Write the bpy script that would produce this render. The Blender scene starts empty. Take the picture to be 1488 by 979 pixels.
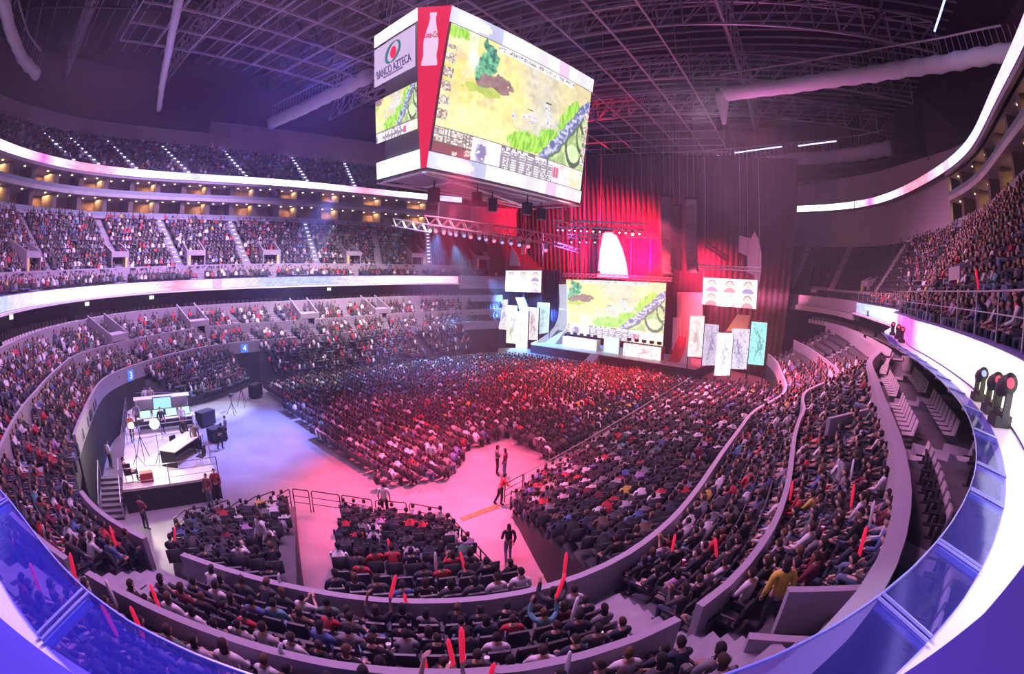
import bpy, bmesh, math, random
import numpy as np
from mathutils import Vector, Matrix
PI = math.pi
R_ = math.radians
random.seed(7)
rng = np.random.default_rng(7)
SC = bpy.context.scene
COL = SC.collection

# ------------------------------------------------------------------ camera
F0, PITCH, ROLL, YAW = 720.0, .128, .031, .56
CAM = np.array([-25.0, -18.8, 11.0])
CX, CY = 744.0, 489.5
_cy, _sy, _cp, _sp, _cr, _sr = math.cos(YAW), math.sin(YAW), math.cos(PITCH), math.sin(PITCH), math.cos(ROLL), math.sin(ROLL)
RW = np.array([_sy, -_cy, 0.0]); UW = np.array([_sp*_cy, _sp*_sy, _cp]); FW = np.array([_cp*_cy, _cp*_sy, -_sp])
IR = _cr*RW + _sr*UW            # picture right in the world
IU = -_sr*RW + _cr*UW           # picture up in the world
cd = bpy.data.cameras.new('camera'); cam = bpy.data.objects.new('camera', cd); COL.objects.link(cam)
cd.type = 'PANO'
_c = cd if hasattr(cd, 'panorama_type') else cd.cycles
_c.panorama_type = 'FISHEYE_EQUISOLID'
_c.fisheye_lens = F0*36.0/1488.0
_c.fisheye_fov = R_(220)
cd.sensor_width = 36.0; cd.sensor_fit = 'HORIZONTAL'; cd.clip_end = 400; cd.clip_start = .05
cam.matrix_world = Matrix(((IR[0], IU[0], -FW[0], CAM[0]), (IR[1], IU[1], -FW[1], CAM[1]), (IR[2], IU[2], -FW[2], CAM[2]), (0, 0, 0, 1)))
SC.camera = cam

# ------------------------------------------------------------------ world, colour management
w = bpy.data.worlds.new('world'); SC.world = w; w.use_nodes = True
w.node_tree.nodes['Background'].inputs[0].default_value = (.05, .03, .09, 1)
w.node_tree.nodes['Background'].inputs[1].default_value = .3
SC.view_settings.view_transform = 'Standard'; SC.view_settings.look = 'None'
SC.view_settings.exposure = 0.22; SC.view_settings.gamma = 1.0; SC.view_settings.use_curve_mapping = False
try:
    SC.cycles.use_denoising = True; SC.cycles.denoiser = 'OPENIMAGEDENOISE'
    SC.cycles.max_bounces = 5; SC.cycles.diffuse_bounces = 2; SC.cycles.glossy_bounces = 2; SC.cycles.transmission_bounces = 3
    SC.cycles.transparent_max_bounces = 8; SC.cycles.sample_clamp_indirect = 4.0; SC.cycles.caustics_reflective = False; SC.cycles.caustics_refractive = False
    SC.cycles.use_light_tree = True
except Exception as e:
    print('cycles settings', e)

# ------------------------------------------------------------------ house and stage lights (hung from the roof steel)
def area(name, loc, aim, col, power, size, size_y=None, spread=R_(110)):
    l = bpy.data.lights.new(name, 'AREA'); l.energy = power; l.color = col; l.size = size
    if size_y: l.shape = 'RECTANGLE'; l.size_y = size_y
    l.spread = spread
    o = bpy.data.objects.new(name, l); COL.objects.link(o); o.location = loc
    o.rotation_euler = (Vector(aim) - Vector(loc)).to_track_quat('-Z', 'Y').to_euler()
    return o
def spot(name, loc, aim, col, power, ang=40, blend=.5, rad=.25):
    l = bpy.data.lights.new(name, 'SPOT'); l.energy = power; l.color = col; l.spot_size = R_(ang); l.spot_blend = blend; l.shadow_soft_size = rad
    o = bpy.data.objects.new(name, l); COL.objects.link(o); o.location = loc
    o.rotation_euler = (Vector(aim) - Vector(loc)).to_track_quat('-Z', 'Y').to_euler()
    return o
#HOUSE
area('house_light', (0, 8, 28.5), (0, 8, 0), (.60, .34, 1.0), 1000, 26, 20)
area('house_light', (-16, -6, 26.5), (-18, -10, 3), (.85, .36, .90), 2900, 12, 10)
area('house_light', (14, -12, 28), (12, -21, 5), (1.0, .36, .66), 8000, 18, 8)
area('house_light', (-6, 26, 27), (-10, 34, 11), (.78, .48, 1.0), 6500, 20, 8)
area('house_light', (-22, 10, 27), (-30, 14, 8), (.85, .42, .95), 3200, 12, 10)
area('house_light', (10, 20, 25), (12, 29, 4), (1.0, .72, .90), 4200, 22, 5, R_(80))
spot('blue_wash', (22, 22, 16), (11, 15, 0), (.06, .34, 1.0), 95000, 50, .9)
spot('blue_wash', (30, 26, 15), (23, 14, 0), (.08, .50, 1.0), 60000, 52, .9)
spot('blue_wash', (-2, 12, 17), (-12, 12, 0), (.20, .24, 1.0), 80000, 54, .9)
spot('white_beam', (6, 22, 16), (-10.5, 18.5, 0), (.70, .85, 1.0), 60000, 20, .9)
spot('white_beam', (12, 18, 16), (0, 19, 0), (.65, .85, 1.0), 22000, 22, .9)
spot('red_wash', (10, -2, 18), (4, 1, 0), (1.0, .03, .07), 110000, 60, .9)
spot('red_wash', (26, -6, 14), (20, 0, 0), (1.0, .05, .06), 110000, 74, .9)
spot('pink_wash', (-4, -2, 18), (-7, -4, 0), (1.0, .07, .17), 85000, 60, .9)
spot('red_wash', (8, 8, 17), (-2, 4, 0), (1.0, .06, .2), 30000, 56, .9)
spot('pink_wash', (14, -8, 16), (12, -16, 3), (1.0, .10, .22), 42000, 74, .9)
spot('red_curtain_wash', (35.5, 0, 13), (41.5, 3.5, 15.5), (1.0, .0, .03), 330000, 104, 1.0)
spot('red_curtain_wash', (36, -6, 14), (41, -8, 12), (1.0, .02, .10), 20000, 110, 1.0)
spot('pink_stage_wash', (30, -6, 12), (38, -12, 6), (1.0, .10, .20), 16000, 90, .9)
spot('orange_stage_wash', (32, -12, 1.2), (36, -13, 4), (1.0, .35, .12), 2600, 120, .9)
spot('blue_stage_wash', (33, 22, 10), (39, 17, 4), (.12, .35, 1.0), 70000, 96, .9)
spot('violet_roof_wash', (24, -12, 18), (16, -22, 36), (.9, .20, .6), 5000, 80, .9)
spot('violet_roof_wash', (-8, 20, 18), (-8, 22, 38), (.40, .22, 1.0), 2200, 110, .9)
spot('red_roof_wash', (8, -16, 20), (6, -28, 38), (1.0, .05, .15), 9000, 50, .9)
spot('pink_fin_wash', (30, -10, 8), (38, -16, 12), (1.0, .25, .5), 40000, 46, .9)
spot('violet_curtain_wash', (32, 14, 14), (42, 10, 18), (.6, .15, .8), 14000, 90, 1.0)
spot('blue_ledge_wash', (-20, -12, 15), (-25.6, -16.4, 9.3), (.10, .10, 1.0), 14000, 45, .9)
spot('white_ledge_wash', (-17, -16, 15), (-21.5, -21.5, 9.3), (.75, .78, 1.0), 3200, 42, .9)
spot('blue_cap_wash', (-19, -15, 13.5), (-24, -21.5, 10.4), (.06, .04, 1.0), 2000, 60, .9)
spot('red_column_wash', (24, -2, 9), (34, -1, 13), (1.0, .05, .12), 40000, 50, .9)
spot('blue_wall_spot', (-9.5, -14.2, 1.2), (-15, -15.6, 4.1), (.05, .15, 1.0), 900, 40, .9)
spot('blind_wash', (8, -12, 22), (2, -24, 31), (.95, .6, .9), 14000, 90, 1.0)
# stage haze filling the hall
hz = bpy.data.materials.new('stage_haze'); hz.use_nodes = True; nt = hz.node_tree; nt.nodes.clear(); ou = nt.nodes.new('ShaderNodeOutputMaterial'); vs = nt.nodes.new('ShaderNodeVolumeScatter')
vs.inputs['Density'].default_value = .0014; vs.inputs['Anisotropy'].default_value = .35; vs.inputs['Color'].default_value = (.95, .93, 1, 1); nt.links.new(vs.outputs[0], ou.inputs['Volume'])
#ENDHOUSE

# ------------------------------------------------------------------ picture geometry: a pixel's ray into the place
def ray(x, y):
    dx, dy = x-CX, -(y-CY); r = math.hypot(dx, dy) + 1e-9
    th = 2*math.asin(r/2/F0); a = math.sin(th)/r
    return dx*a*IR + dy*a*IU + math.cos(th)*FW
def proj(P):
    v = np.asarray(P, float) - CAM; d = np.linalg.norm(v, axis=-1); v = v/d[..., None]
    f = v@FW; X = v@IR; Y = v@IU; th = np.arccos(np.clip(f, -1, 1)); n = np.hypot(X, Y)+1e-12; r = 2*F0*np.sin(th/2)
    return CX+r*X/n, CY-r*Y/n, d
def at(x, y, z):
    d = ray(x, y); return CAM + d*((z-CAM[2])/d[2])
def at_plane(x, y, p0, n):
    d = ray(x, y); return CAM + d*(np.dot(np.asarray(p0)-CAM, n)/np.dot(d, n))

# ------------------------------------------------------------------ materials
MATS = {}
def mat(name, col, rough=.6, metal=0.0, noise=0.0, nscale=3.0, bump=0.0, emit=None, es=0.0, alpha=None, spec=.5, objcol=False, attr=None, coat=0.0):
    if name in MATS: return MATS[name]
    m = bpy.data.materials.new(name); m.use_nodes = True; nt = m.node_tree; b = nt.nodes['Principled BSDF']; L = nt.links
    b.inputs['Base Color'].default_value = (*col, 1); b.inputs['Roughness'].default_value = rough; b.inputs['Metallic'].default_value = metal
    b.inputs['Specular IOR Level'].default_value = spec
    if coat: b.inputs['Coat Weight'].default_value = coat
    src = None
    if objcol:
        oi = nt.nodes.new('ShaderNodeObjectInfo'); src = oi.outputs['Color']
    if attr:
        at_ = nt.nodes.new('ShaderNodeAttribute'); at_.attribute_name = attr; src = at_.outputs['Color']
    if noise or bump:
        tc = nt.nodes.new('ShaderNodeTexCoord'); nz = nt.nodes.new('ShaderNodeTexNoise'); nz.inputs['Scale'].default_value = nscale; nz.inputs['Detail'].default_value = 5
        L.new(tc.outputs['Object'], nz.inputs['Vector'])
        if noise:
            mx = nt.nodes.new('ShaderNodeMix'); mx.data_type = 'RGBA'; mx.blend_type = 'MULTIPLY'; mx.inputs['Factor'].default_value = noise
            if src: L.new(src, mx.inputs[6])
            else: mx.inputs[6].default_value = (*col, 1)
            cr = nt.nodes.new('ShaderNodeValToRGB'); cr.color_ramp.elements[0].position = .3; cr.color_ramp.elements[1].position = .7
            L.new(nz.outputs['Fac'], cr.inputs['Fac']); L.new(cr.outputs['Color'], mx.inputs[7]); src = mx.outputs[2]
        if bump:
            bp = nt.nodes.new('ShaderNodeBump'); bp.inputs['Strength'].default_value = bump; L.new(nz.outputs['Fac'], bp.inputs['Height']); L.new(bp.outputs['Normal'], b.inputs['Normal'])
    if src: L.new(src, b.inputs['Base Color'])
    if emit:
        b.inputs['Emission Color'].default_value = (*emit, 1); b.inputs['Emission Strength'].default_value = es
    if alpha is not None: b.inputs['Alpha'].default_value = alpha
    MATS[name] = m; return m
def screen_mat(name, es):
    """a lit display: the picture comes from the face colours"""
    if name in MATS: return MATS[name]
    m = bpy.data.materials.new(name); m.use_nodes = True; nt = m.node_tree; b = nt.nodes['Principled BSDF']
    a = nt.nodes.new('ShaderNodeAttribute'); a.attribute_name = 'picture'
    b.inputs['Base Color'].default_value = (.02, .02, .02, 1); b.inputs['Roughness'].default_value = .4
    nt.links.new(a.outputs['Color'], b.inputs['Emission Color']); b.inputs['Emission Strength'].default_value = es
    MATS[name] = m; return m
def glow(name, col, es): return mat(name, (.02, .02, .02), emit=col, es=es)

M_conc = mat('concrete', (.42, .40, .44), .8, noise=.25, nscale=.8)
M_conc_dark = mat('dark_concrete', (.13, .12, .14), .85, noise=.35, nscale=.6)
M_wallgrey = mat('grey_wall_paint', (.34, .30, .37), .8, noise=.15, nscale=.4)
M_tread = mat('terrace_concrete', (.10, .095, .11), .85, noise=.4, nscale=1.2)
M_black = mat('black_paint', (.012, .012, .014), .7)
M_dark = mat('dark_steel', (.05, .048, .055), .5, .4)
M_steel = mat('roof_steel', (.38, .34, .42), .5, .3)
M_alu = mat('aluminium', (.75, .74, .78), .32, .9)
M_white = mat('white_panel', (.82, .80, .84), .5)
M_seat = mat('seat_plastic', (.030, .028, .034), .45)
M_seatgrey = mat('seat_upholstery', (.46, .40, .44), .7, noise=.3, nscale=14)
M_roof = mat('roof_deck', (.022, .02, .03), .9, noise=.4, nscale=.3)
M_cloth = mat('clothing', (.5, .5, .5), .85, objcol=True)
M_skin = mat('skin', (.5, .5, .5), .6, objcol=True)
M_crowd = mat('crowd_clothing', (.5, .5, .5), .8, attr='tint')
M_fabric = mat('white_fabric', (.74, .68, .80), .85, bump=.6, nscale=1.1)
M_curtain = mat('black_drape', (.055, .028, .042), .9)

# ------------------------------------------------------------------ mesh helpers
def prop(o, label=None, cat=None, group=None, kind=None):
    if label: o['label'] = label
    if cat: o['category'] = cat
    if group: o['group'] = group
    if kind: o['kind'] = kind
    return o
class MB:
    def __init__(s): s.v = []; s.f = []; s.c = []
    def add(s, vs, fs):
        n = len(s.v); s.v += [tuple(map(float, p)) for p in vs]; s.f += [tuple(n+i for i in f) for f in fs]; return s
    def hexa(s, p):   # 8 points, bottom ring then top ring
        return s.add(p, [(3, 2, 1, 0), (4, 5, 6, 7), (0, 1, 5, 4), (1, 2, 6, 5), (2, 3, 7, 6), (3, 0, 4, 7)])
    def box(s, c, d, rz=0.0, M=None):
        hx, hy, hz = d[0]/2, d[1]/2, d[2]/2
        P = [(-hx, -hy, -hz), (hx, -hy, -hz), (hx, hy, -hz), (-hx, hy, -hz), (-hx, -hy, hz), (hx, -hy, hz), (hx, hy, hz), (-hx, hy, hz)]
        if M is not None: P = [M @ Vector(q) for q in P]
        elif rz:
            a, b = math.cos(rz), math.sin(rz); P = [(x*a-y*b, x*b+y*a, z) for x, y, z in P]
        return s.hexa([(x+c[0], y+c[1], z+c[2]) for x, y, z in P])
    def tube(s, p, q, r, n=6, r2=None):
        p = np.array(p, float); q = np.array(q, float); d = q-p; L = np.linalg.norm(d)
        if L < 1e-6: return s
        d /= L; a = np.cross(d, (0, 0, 1) if abs(d[2]) < .9 else (1, 0, 0)); a /= np.linalg.norm(a); b = np.cross(d, a); r2 = r if r2 is None else r2
        vs = [p+r*(math.cos(t)*a+math.sin(t)*b) for t in np.arange(n)*2*PI/n]+[q+r2*(math.cos(t)*a+math.sin(t)*b) for t in np.arange(n)*2*PI/n]
        return s.add(vs, [tuple(range(n-1, -1, -1)), tuple(range(n, 2*n))]+[(i, (i+1) % n, n+(i+1) % n, n+i) for i in range(n)])
    def path(s, pts, r, n=6):
        for a, b in zip(pts[:-1], pts[1:]): s.tube(a, b, r, n)
        return s
    def prism(s, pts, off):   # polygon of 3D points pushed by off
        n = len(pts); pts = [np.array(p, float) for p in pts]; off = np.array(off, float)
        return s.add(pts+[p+off for p in pts], [tuple(range(n-1, -1, -1)), tuple(range(n, 2*n))]+[(i, (i+1) % n, n+(i+1) % n, n+i) for i in range(n)])
    def lathe(s, prof, c=(0, 0, 0), n=12, M=None):
        vs = []; fs = []
        for r, z in prof:
            for t in np.arange(n)*2*PI/n:
                p = Vector((r*math.cos(t), r*math.sin(t), z)); p = M @ p if M is not None else p
                vs.append((p[0]+c[0], p[1]+c[1], p[2]+c[2]))
        for k in range(len(prof)-1):
            fs += [(k*n+i, k*n+(i+1) % n, (k+1)*n+(i+1) % n, (k+1)*n+i) for i in range(n)]
        fs += [tuple(range(n-1, -1, -1)), tuple(range((len(prof)-1)*n, len(prof)*n))]
        return s.add(vs, fs)
    def build(s, name, m, parent=None, smooth=False, bevel=0):
        me = bpy.data.meshes.new(name); me.from_pydata(s.v, [], s.f); me.materials.append(m)
        if s.c:
            a = me.color_attributes.new('picture', 'FLOAT_COLOR', 'CORNER')
            arr = np.concatenate([np.tile(np.array([*c, 1.0]), (len(f), 1)) for c, f in zip(s.c, s.f)]); a.data.foreach_set('color', arr.ravel())
        me.update()
        if smooth: me.polygons.foreach_set('use_smooth', [True]*len(me.polygons))
        o = bpy.data.objects.new(name, me); COL.objects.link(o)
        if bevel:
            b = o.modifiers.new('edge', 'BEVEL'); b.width = bevel; b.segments = 1; b.limit_method = 'ANGLE'
        if parent is not None:
            o.parent = parent; o.location = -Vector(parent.location)
        return o
def thing(name, label, cat, loc=(0, 0, 0), group=None):
    o = bpy.data.objects.new(name, None); COL.objects.link(o); o.location = [float(q) for q in loc]; o.empty_display_size = .2
    return prop(o, label, cat, group)
def struct(name, mb, m, smooth=False, parent=None):
    o = mb.build(name, m, parent, smooth)
    if parent is None: o['kind'] = 'structure'
    return o
def grid_screen(name, quad, nu, nv, fn, m, parent, thick=(0, 0, 0)):
    """quad: TL, TR, BR, BL in the place; fn(u, v) -> colour, v down"""
    TL, TR, BR, BL = [np.array(q, float) for q in quad]; s = MB(); vs = []
    for j in range(nv+1):
        for i in range(nu+1):
            u, v = i/nu, j/nv; vs.append((TL*(1-u)+TR*u)*(1-v)+(BL*(1-u)+BR*u)*v)
    fs = []; 
    for j in range(nv):
        for i in range(nu):
            a = j*(nu+1)+i; fs.append((a, a+nu+1, a+nu+2, a+1)); s.c.append(tuple(float(max(0, k)) for k in fn((i+.5)/nu, (j+.5)/nv)))
    s.add(vs, fs)
    return s.build(name, m, parent)

HZ = MB().box((8, 3, 12), (96, 88, 24)).build('haze', hz); prop(HZ, 'thin stage haze hanging in the whole hall', 'haze', None, 'stuff')

# ------------------------------------------------------------------ plan rings of the bowl (radius from the centre every 5 degrees)
O2 = np.array([4.0, 3.5])
E_ = np.array([38.7,38.3,37.8,37.3,37.0,36.8,35.7,33.5,31.1,29.2,27.6,26.5,25.6,24.6,23.8,23.3,23.1,23.2,23.4,23.9,24.8,25.9,26.9,27.6,27.8,28.0,28.5,29.0,29.5,30.1,30.1,29.8,29.6,29.6,29.7,30.1,30.6,31.2,31.9,32.3,32.1,31.9,31.8,31.8,31.6,30.9,29.6,28.1,26.7,25.6,24.9,24.5,24.0,24.0,24.7,25.7,26.8,27.6,28.1,28.7,29.6,30.7,32.1,33.6,35.6,37.7,38.6,38.7,38.9,39.0,39.0,38.9])
D_ = np.array([35.5,35.3,35.0,34.6,34.3,33.7,32.2,30.2,28.4,26.8,25.5,24.8,24.2,23.4,22.4,21.5,20.9,20.6,20.5,20.7,21.3,22.1,23.1,24.0,24.6,25.0,25.4,25.8,26.2,26.8,27.2,27.0,26.8,26.8,26.9,27.3,27.8,28.3,28.8,29.0,28.7,28.5,28.4,28.4,28.1,27.3,25.9,24.5,23.3,22.4,21.8,21.4,21.1,21.1,21.6,22.4,23.1,23.6,24.1,24.7,25.6,26.8,28.2,29.7,31.4,33.3,34.8,35.1,35.0,35.1,35.3,35.5])
F_ = np.array([42.1,41.4,40.6,39.7,38.9,38.7,37.8,35.8,33.8,32.2,31.3,30.2,28.9,27.8,26.9,26.4,26.2,26.4,26.7,27.3,28.2,29.1,30.1,31.0,31.9,32.6,32.9,32.9,32.9,32.9,32.9,32.9,32.7,32.7,33.2,34.0,34.6,35.0,35.2,35.4,35.5,35.4,35.2,34.9,34.6,34.0,32.6,31.1,29.8,28.7,28.0,27.6,27.3,27.2,27.5,28.1,29.1,30.1,31.1,32.3,33.7,35.4,37.2,39.5,41.3,41.8,41.7,42.0,42.3,42.5,42.6,42.6])
Ln = np.array([35.1,35.7,35.8,35.2,34.0,32.5,31.1,29.9,28.9])   # 210..250 degrees, measured close to the camera
D_ = np.minimum(D_, E_-2.8); F_ = np.maximum(F_, E_+3.0)
F_[42:51] = np.minimum(F_[42:51], np.append(Ln, 28.7)[:9]-.5)
L_ = F_+.9; L_[42:51] = Ln
def smooth(a, k=1):
    for _ in range(k): a = .25*np.roll(a, 1)+.5*a+.25*np.roll(a, -1)
    return a
D_ = smooth(D_); F_ = smooth(F_, 1); L_[:40] = smooth(L_)[:40]; L_[54:] = smooth(L_)[54:]
A_ = smooth(L_+8.3, 3)
def ringf(a):
    a3 = np.concatenate([a, a, a]); x = np.radians(np.arange(-360, 720, 5))
    def f(ph):
        ph = np.asarray(ph, float) % (2*PI); t = (ph/(PI/36)); i = np.floor(t).astype(int); u = t-i; i = i+72
        p0, p1, p2, p3 = a3[i-1], a3[i], a3[i+1], a3[i+2]
        return .5*((2*p1)+(-p0+p2)*u+(2*p0-5*p1+4*p2-p3)*u*u+(-p0+3*p1-3*p2+p3)*u**3)
    return f
rD, rE, rF, rL, rA = map(ringf, (D_, E_, F_, L_, A_))
def rp(f, ph, off=0.0):
    """point of ring f at angle ph moved outwards by off along the true normal"""
    r = float(f(ph)); h = .01; r1 = float(f(ph+h)); dr = (r1-r)/h
    t = np.array([dr*math.cos(ph)-r*math.sin(ph), dr*math.sin(ph)+r*math.cos(ph)]); t /= np.linalg.norm(t); n = np.array([t[1], -t[0]])
    return O2+r*np.array([math.cos(ph), math.sin(ph)])+off*n
def rn(f, ph):
    a = rp(f, ph, 0); b = rp(f, ph, 1.0); return b-a
def hit(x, y, f, off=0.0):
    """angle and height where the pixel's ray meets the upright ring f (camera inside it)"""
    d = ray(x, y); lo, hi = 0.0, 150.0
    for _ in range(50):
        m = (lo+hi)/2; p = CAM[:2]+d[:2]*m-O2
        if math.hypot(*p) > float(f(math.atan2(p[1], p[0])))+off: hi = m
        else: lo = m
    p = CAM+d*lo; return math.atan2(p[1]-O2[1], p[0]-O2[0]) % (2*PI), float(p[2])
def zcurve(pts, f, off=0.0):
    H = sorted(hit(x, y, f, off) for x, y in pts); ph = np.array([h[0] for h in H]); z = np.array([h[1] for h in H])
    ph = np.concatenate([ph-2*PI, ph, ph+2*PI]); z = np.tile(z, 3)
    G = np.radians(np.arange(0, 360, 2.0)); Z = np.interp(G, ph, z)
    for _ in range(6): Z = .25*np.roll(Z, 1)+.5*Z+.25*np.roll(Z, -1)
    return lambda a: float(np.interp(a % (2*PI), np.append(G, 2*PI), np.append(Z, Z[0])))
def sweep(mb, prof, a0, a1, step=2.0, closed=False):
    """prof(phi) -> list of 3D points; joined into strips"""
    n = max(2, int(abs(a1-a0)/R_(step))+1); A = np.linspace(a0, a1, n); base = len(mb.v); k = None
    for a in A:
        P = prof(a); k = len(P); mb.v += [tuple(map(float, p)) for p in P]
    for i in range(n-1):
        for j in range(k if closed else k-1):
            j2 = (j+1) % k; mb.f.append((base+i*k+j, base+(i+1)*k+j, base+(i+1)*k+j2, base+i*k+j2))
    if closed:
        mb.f.append(tuple(base+j for j in range(k))); mb.f.append(tuple(base+(n-1)*k+j for j in range(k-1, -1, -1)))
    return mb
def P3(xy, z): return (xy[0], xy[1], z)

# ------------------------------------------------------------------ the bowl
TAU = 2*PI
def ph_of(x, y, f, z=None, off=0.0):
    if z is None: return hit(x, y, f, off)[0]
    p = at(x, y, z)[:2]-O2; return math.atan2(p[1], p[0]) % TAU
# concrete floor
m = bpy.data.materials.new('polished_floor'); m.use_nodes = True; nt = m.node_tree; b = nt.nodes['Principled BSDF']
tc = nt.nodes.new('ShaderNodeTexCoord'); nz = nt.nodes.new('ShaderNodeTexNoise'); nz.inputs['Scale'].default_value = .35; nz.inputs['Detail'].default_value = 8; nz.inputs['Distortion'].default_value = .6
cr = nt.nodes.new('ShaderNodeValToRGB'); cr.color_ramp.elements[0].color = (.21, .20, .22, 1); cr.color_ramp.elements[1].color = (.29, .28, .30, 1); cr.color_ramp.elements[0].position = .35; cr.color_ramp.elements[1].position = .7
rr = nt.nodes.new('ShaderNodeMapRange'); rr.inputs[3].default_value = .18; rr.inputs[4].default_value = .5
nt.links.new(tc.outputs['Object'], nz.inputs['Vector']); nt.links.new(nz.outputs['Fac'], cr.inputs['Fac']); nt.links.new(cr.outputs['Color'], b.inputs['Base Color']); nt.links.new(nz.outputs['Fac'], rr.inputs[0]); nt.links.new(rr.outputs[0], b.inputs['Roughness'])
MATS['polished_floor'] = m
mb = MB(); n = 120; ringp = [P3(rp(rE, a, 0), 0.0) for a in np.linspace(0, TAU, n, endpoint=False)]
mb.add([(O2[0], O2[1], 0)]+ringp, [(0, i+1, (i+1) % n+1) for i in range(n)]); struct('floor', mb, m)

def lerp_ring(fa, fb, t): return lambda ph: fa(ph)*(1-t)+fb(ph)*t
BA0, BA1 = ph_of(724, 452, rE, 5.8), ph_of(1118, 494, rE, 5.8)
print('bowl ends', math.degrees(BA0), math.degrees(BA1))
# band definition: ring a, ring b, first row height, rise, rows
BANDS = {}
def terrace(name, fa, fb, z0, rise, rows, a0=0.0, a1=TAU, m=None, back=None):
    """stepped rows between two rings; returns row data for the seats"""
    mb = MB()
    def prof(ph):
        P = []
        for k in range(rows):
            z = z0(ph)+rise(ph)*k if callable(z0) else z0+rise*k
            za, zb = (z, z)
            if k == 0: P.append(P3(rp(lerp_ring(fa, fb, 0), ph), za-.9))
            P.append(P3(rp(lerp_ring(fa, fb, k/rows), ph), za)); P.append(P3(rp(lerp_ring(fa, fb, (k+1)/rows), ph), zb))
        if back is not None: P.append(P3(rp(fb, ph), back(ph) if callable(back) else back))
        return P
    sweep(mb, prof, a0, a1); struct(name, mb, m or M_tread)
    BANDS[name] = (fa, fb, z0, rise, rows)
def curved_wall(name, f, z0, z1, th, a0, a1, m, off=0.0, top_m=None, step=1.5, kind='structure'):
    mb = MB(); g0 = z0 if callable(z0) else (lambda a: z0); g1 = z1 if callable(z1) else (lambda a: z1)
    sweep(mb, lambda ph: [P3(rp(f, ph, off), g0(ph)), P3(rp(f, ph, off), g1(ph)), P3(rp(f, ph, off+th), g1(ph)), P3(rp(f, ph, off+th), g0(ph))], a0, a1, step, closed=True)
    return struct(name, mb, m)
terrace('floor_lower_terrace', rD, rE, 3.42, .24, 5, BA0, BA1)
terrace('floor_middle_terrace', rE, rF, 4.85, .33, 5, BA0, BA1)
rCb = lambda ph: rF(ph)+4.2
terrace('floor_club_terrace', rF, rCb, 6.75, .30, 3, BA0, BA1, back=9.2)
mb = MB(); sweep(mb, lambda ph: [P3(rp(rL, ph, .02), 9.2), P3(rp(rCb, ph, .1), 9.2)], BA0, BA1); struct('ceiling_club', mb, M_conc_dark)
# low curved parapet walls with openings at the stairs (angles in degrees where the photograph shows gaps)
def gapped(name, f, z0, z1, th, gaps, m, a0=None, a1=None, off=-.1):
    a0 = math.degrees(BA0) if a0 is None else a0; a1 = math.degrees(BA1) if a1 is None else a1
    cur = a0
    for g0, g1 in sorted(gaps)+[(a1, a1)]:
        if g0-cur > .5: curved_wall(name, f, z0, z1, th, R_(cur), R_(g0), m, off)
        cur = g1
gD0 = math.degrees(ph_of(209, 782, rD, 4.4)); gD1 = math.degrees(ph_of(265, 804, rD, 4.4)); gD2 = math.degrees(ph_of(116, 630, rD, 4.4)); gD3 = math.degrees(ph_of(93, 721, rD, 4.4))
gapped('wall_lower_void', rD, 0.0, 3.3, .12, [(min(gD0, gD1), max(gD0, gD1)), (min(gD2, gD3), max(gD2, gD3)), (92, 94)], M_black)  # black wall standing in for the dark void below the parapet
gapped('wall_lower_parapet', rD, 3.3, 4.4, .18, [(min(gD0, gD1), max(gD0, gD1)), (min(gD2, gD3), max(gD2, gD3)), (92, 94)], M_wallgrey)
gE0 = math.degrees(ph_of(91, 814, rE, 5.8)); gE1 = math.degrees(ph_of(131, 828, rE, 5.8)); gE2 = math.degrees(ph_of(996, 910, rE, 5.8)); gE3 = math.degrees(ph_of(1040, 903, rE, 5.8))
gapped('wall_middle_parapet', rE, 4.4, 5.8, .16, [(min(gE0, gE1), max(gE0, gE1)), (min(gE2, gE3), max(gE2, gE3)), (84, 86), (112, 114), (60, 61.5)], M_wallgrey)
gapped('wall_club_parapet', rF, 6.0, 7.7, .34, [], M_wallgrey)
print('gaps', gD0, gD1, gD2, gD3, gE0, gE1, gE2, gE3)

# ledge, ribbon display and parapet cap of the middle level
a_r0 = ph_of(1243, 448, rL, None, .45); a_l0 = ph_of(668, 407, rL, None, .45)
AL0, AL1 = a_l0, a_r0      # the ribbon runs counter-clockwise from the far end of one side round to the other
M_ledge = mat('ledge_coating', (.80, .82, .88), .28)
curved_wall('trim_ledge', rL, 9.2, 9.36, .46, AL0, AL1, M_ledge, 0.0)
curved_wall('wall_middle_fascia', rL, 8.6, 9.2, .3, AL1, AL0+TAU, M_wallgrey, 0.0)
curved_wall('wall_fascia_end', rL, 8.6, 10.5, .5, AL1, AL0+TAU, M_wallgrey, .45)
curved_wall('trim_parapet_cap', rL, 9.36, 10.44, .30, AL0, AL1, mat('blue_lit_cap', (.11, .10, .30), .5), .50)  # blue of the light falling on the cap is mixed into its colour
def ribbon_mat(name, es):
    m = bpy.data.materials.new(name); m.use_nodes = True; nt = m.node_tree; b = nt.nodes['Principled BSDF']; L = nt.links
    a = nt.nodes.new('ShaderNodeAttribute'); a.attribute_name = 'picture'; L.new(a.outputs['Color'], b.inputs['Emission Color'])
    b.inputs['Base Color'].default_value = (.02, .02, .02, 1); b.inputs['Roughness'].default_value = .35; b.inputs['Emission Strength'].default_value = es; return m
WH, PK, RD, MG, BL, LB_, VI, YL = (1.0, .93, 1.0), (1.0, .52, .72), (1.0, .22, .34), (1.0, .10, .55), (.30, .34, 1.0), (.45, .62, 1.0), (.62, .45, 1.0), (1.0, .88, .60)
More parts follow.
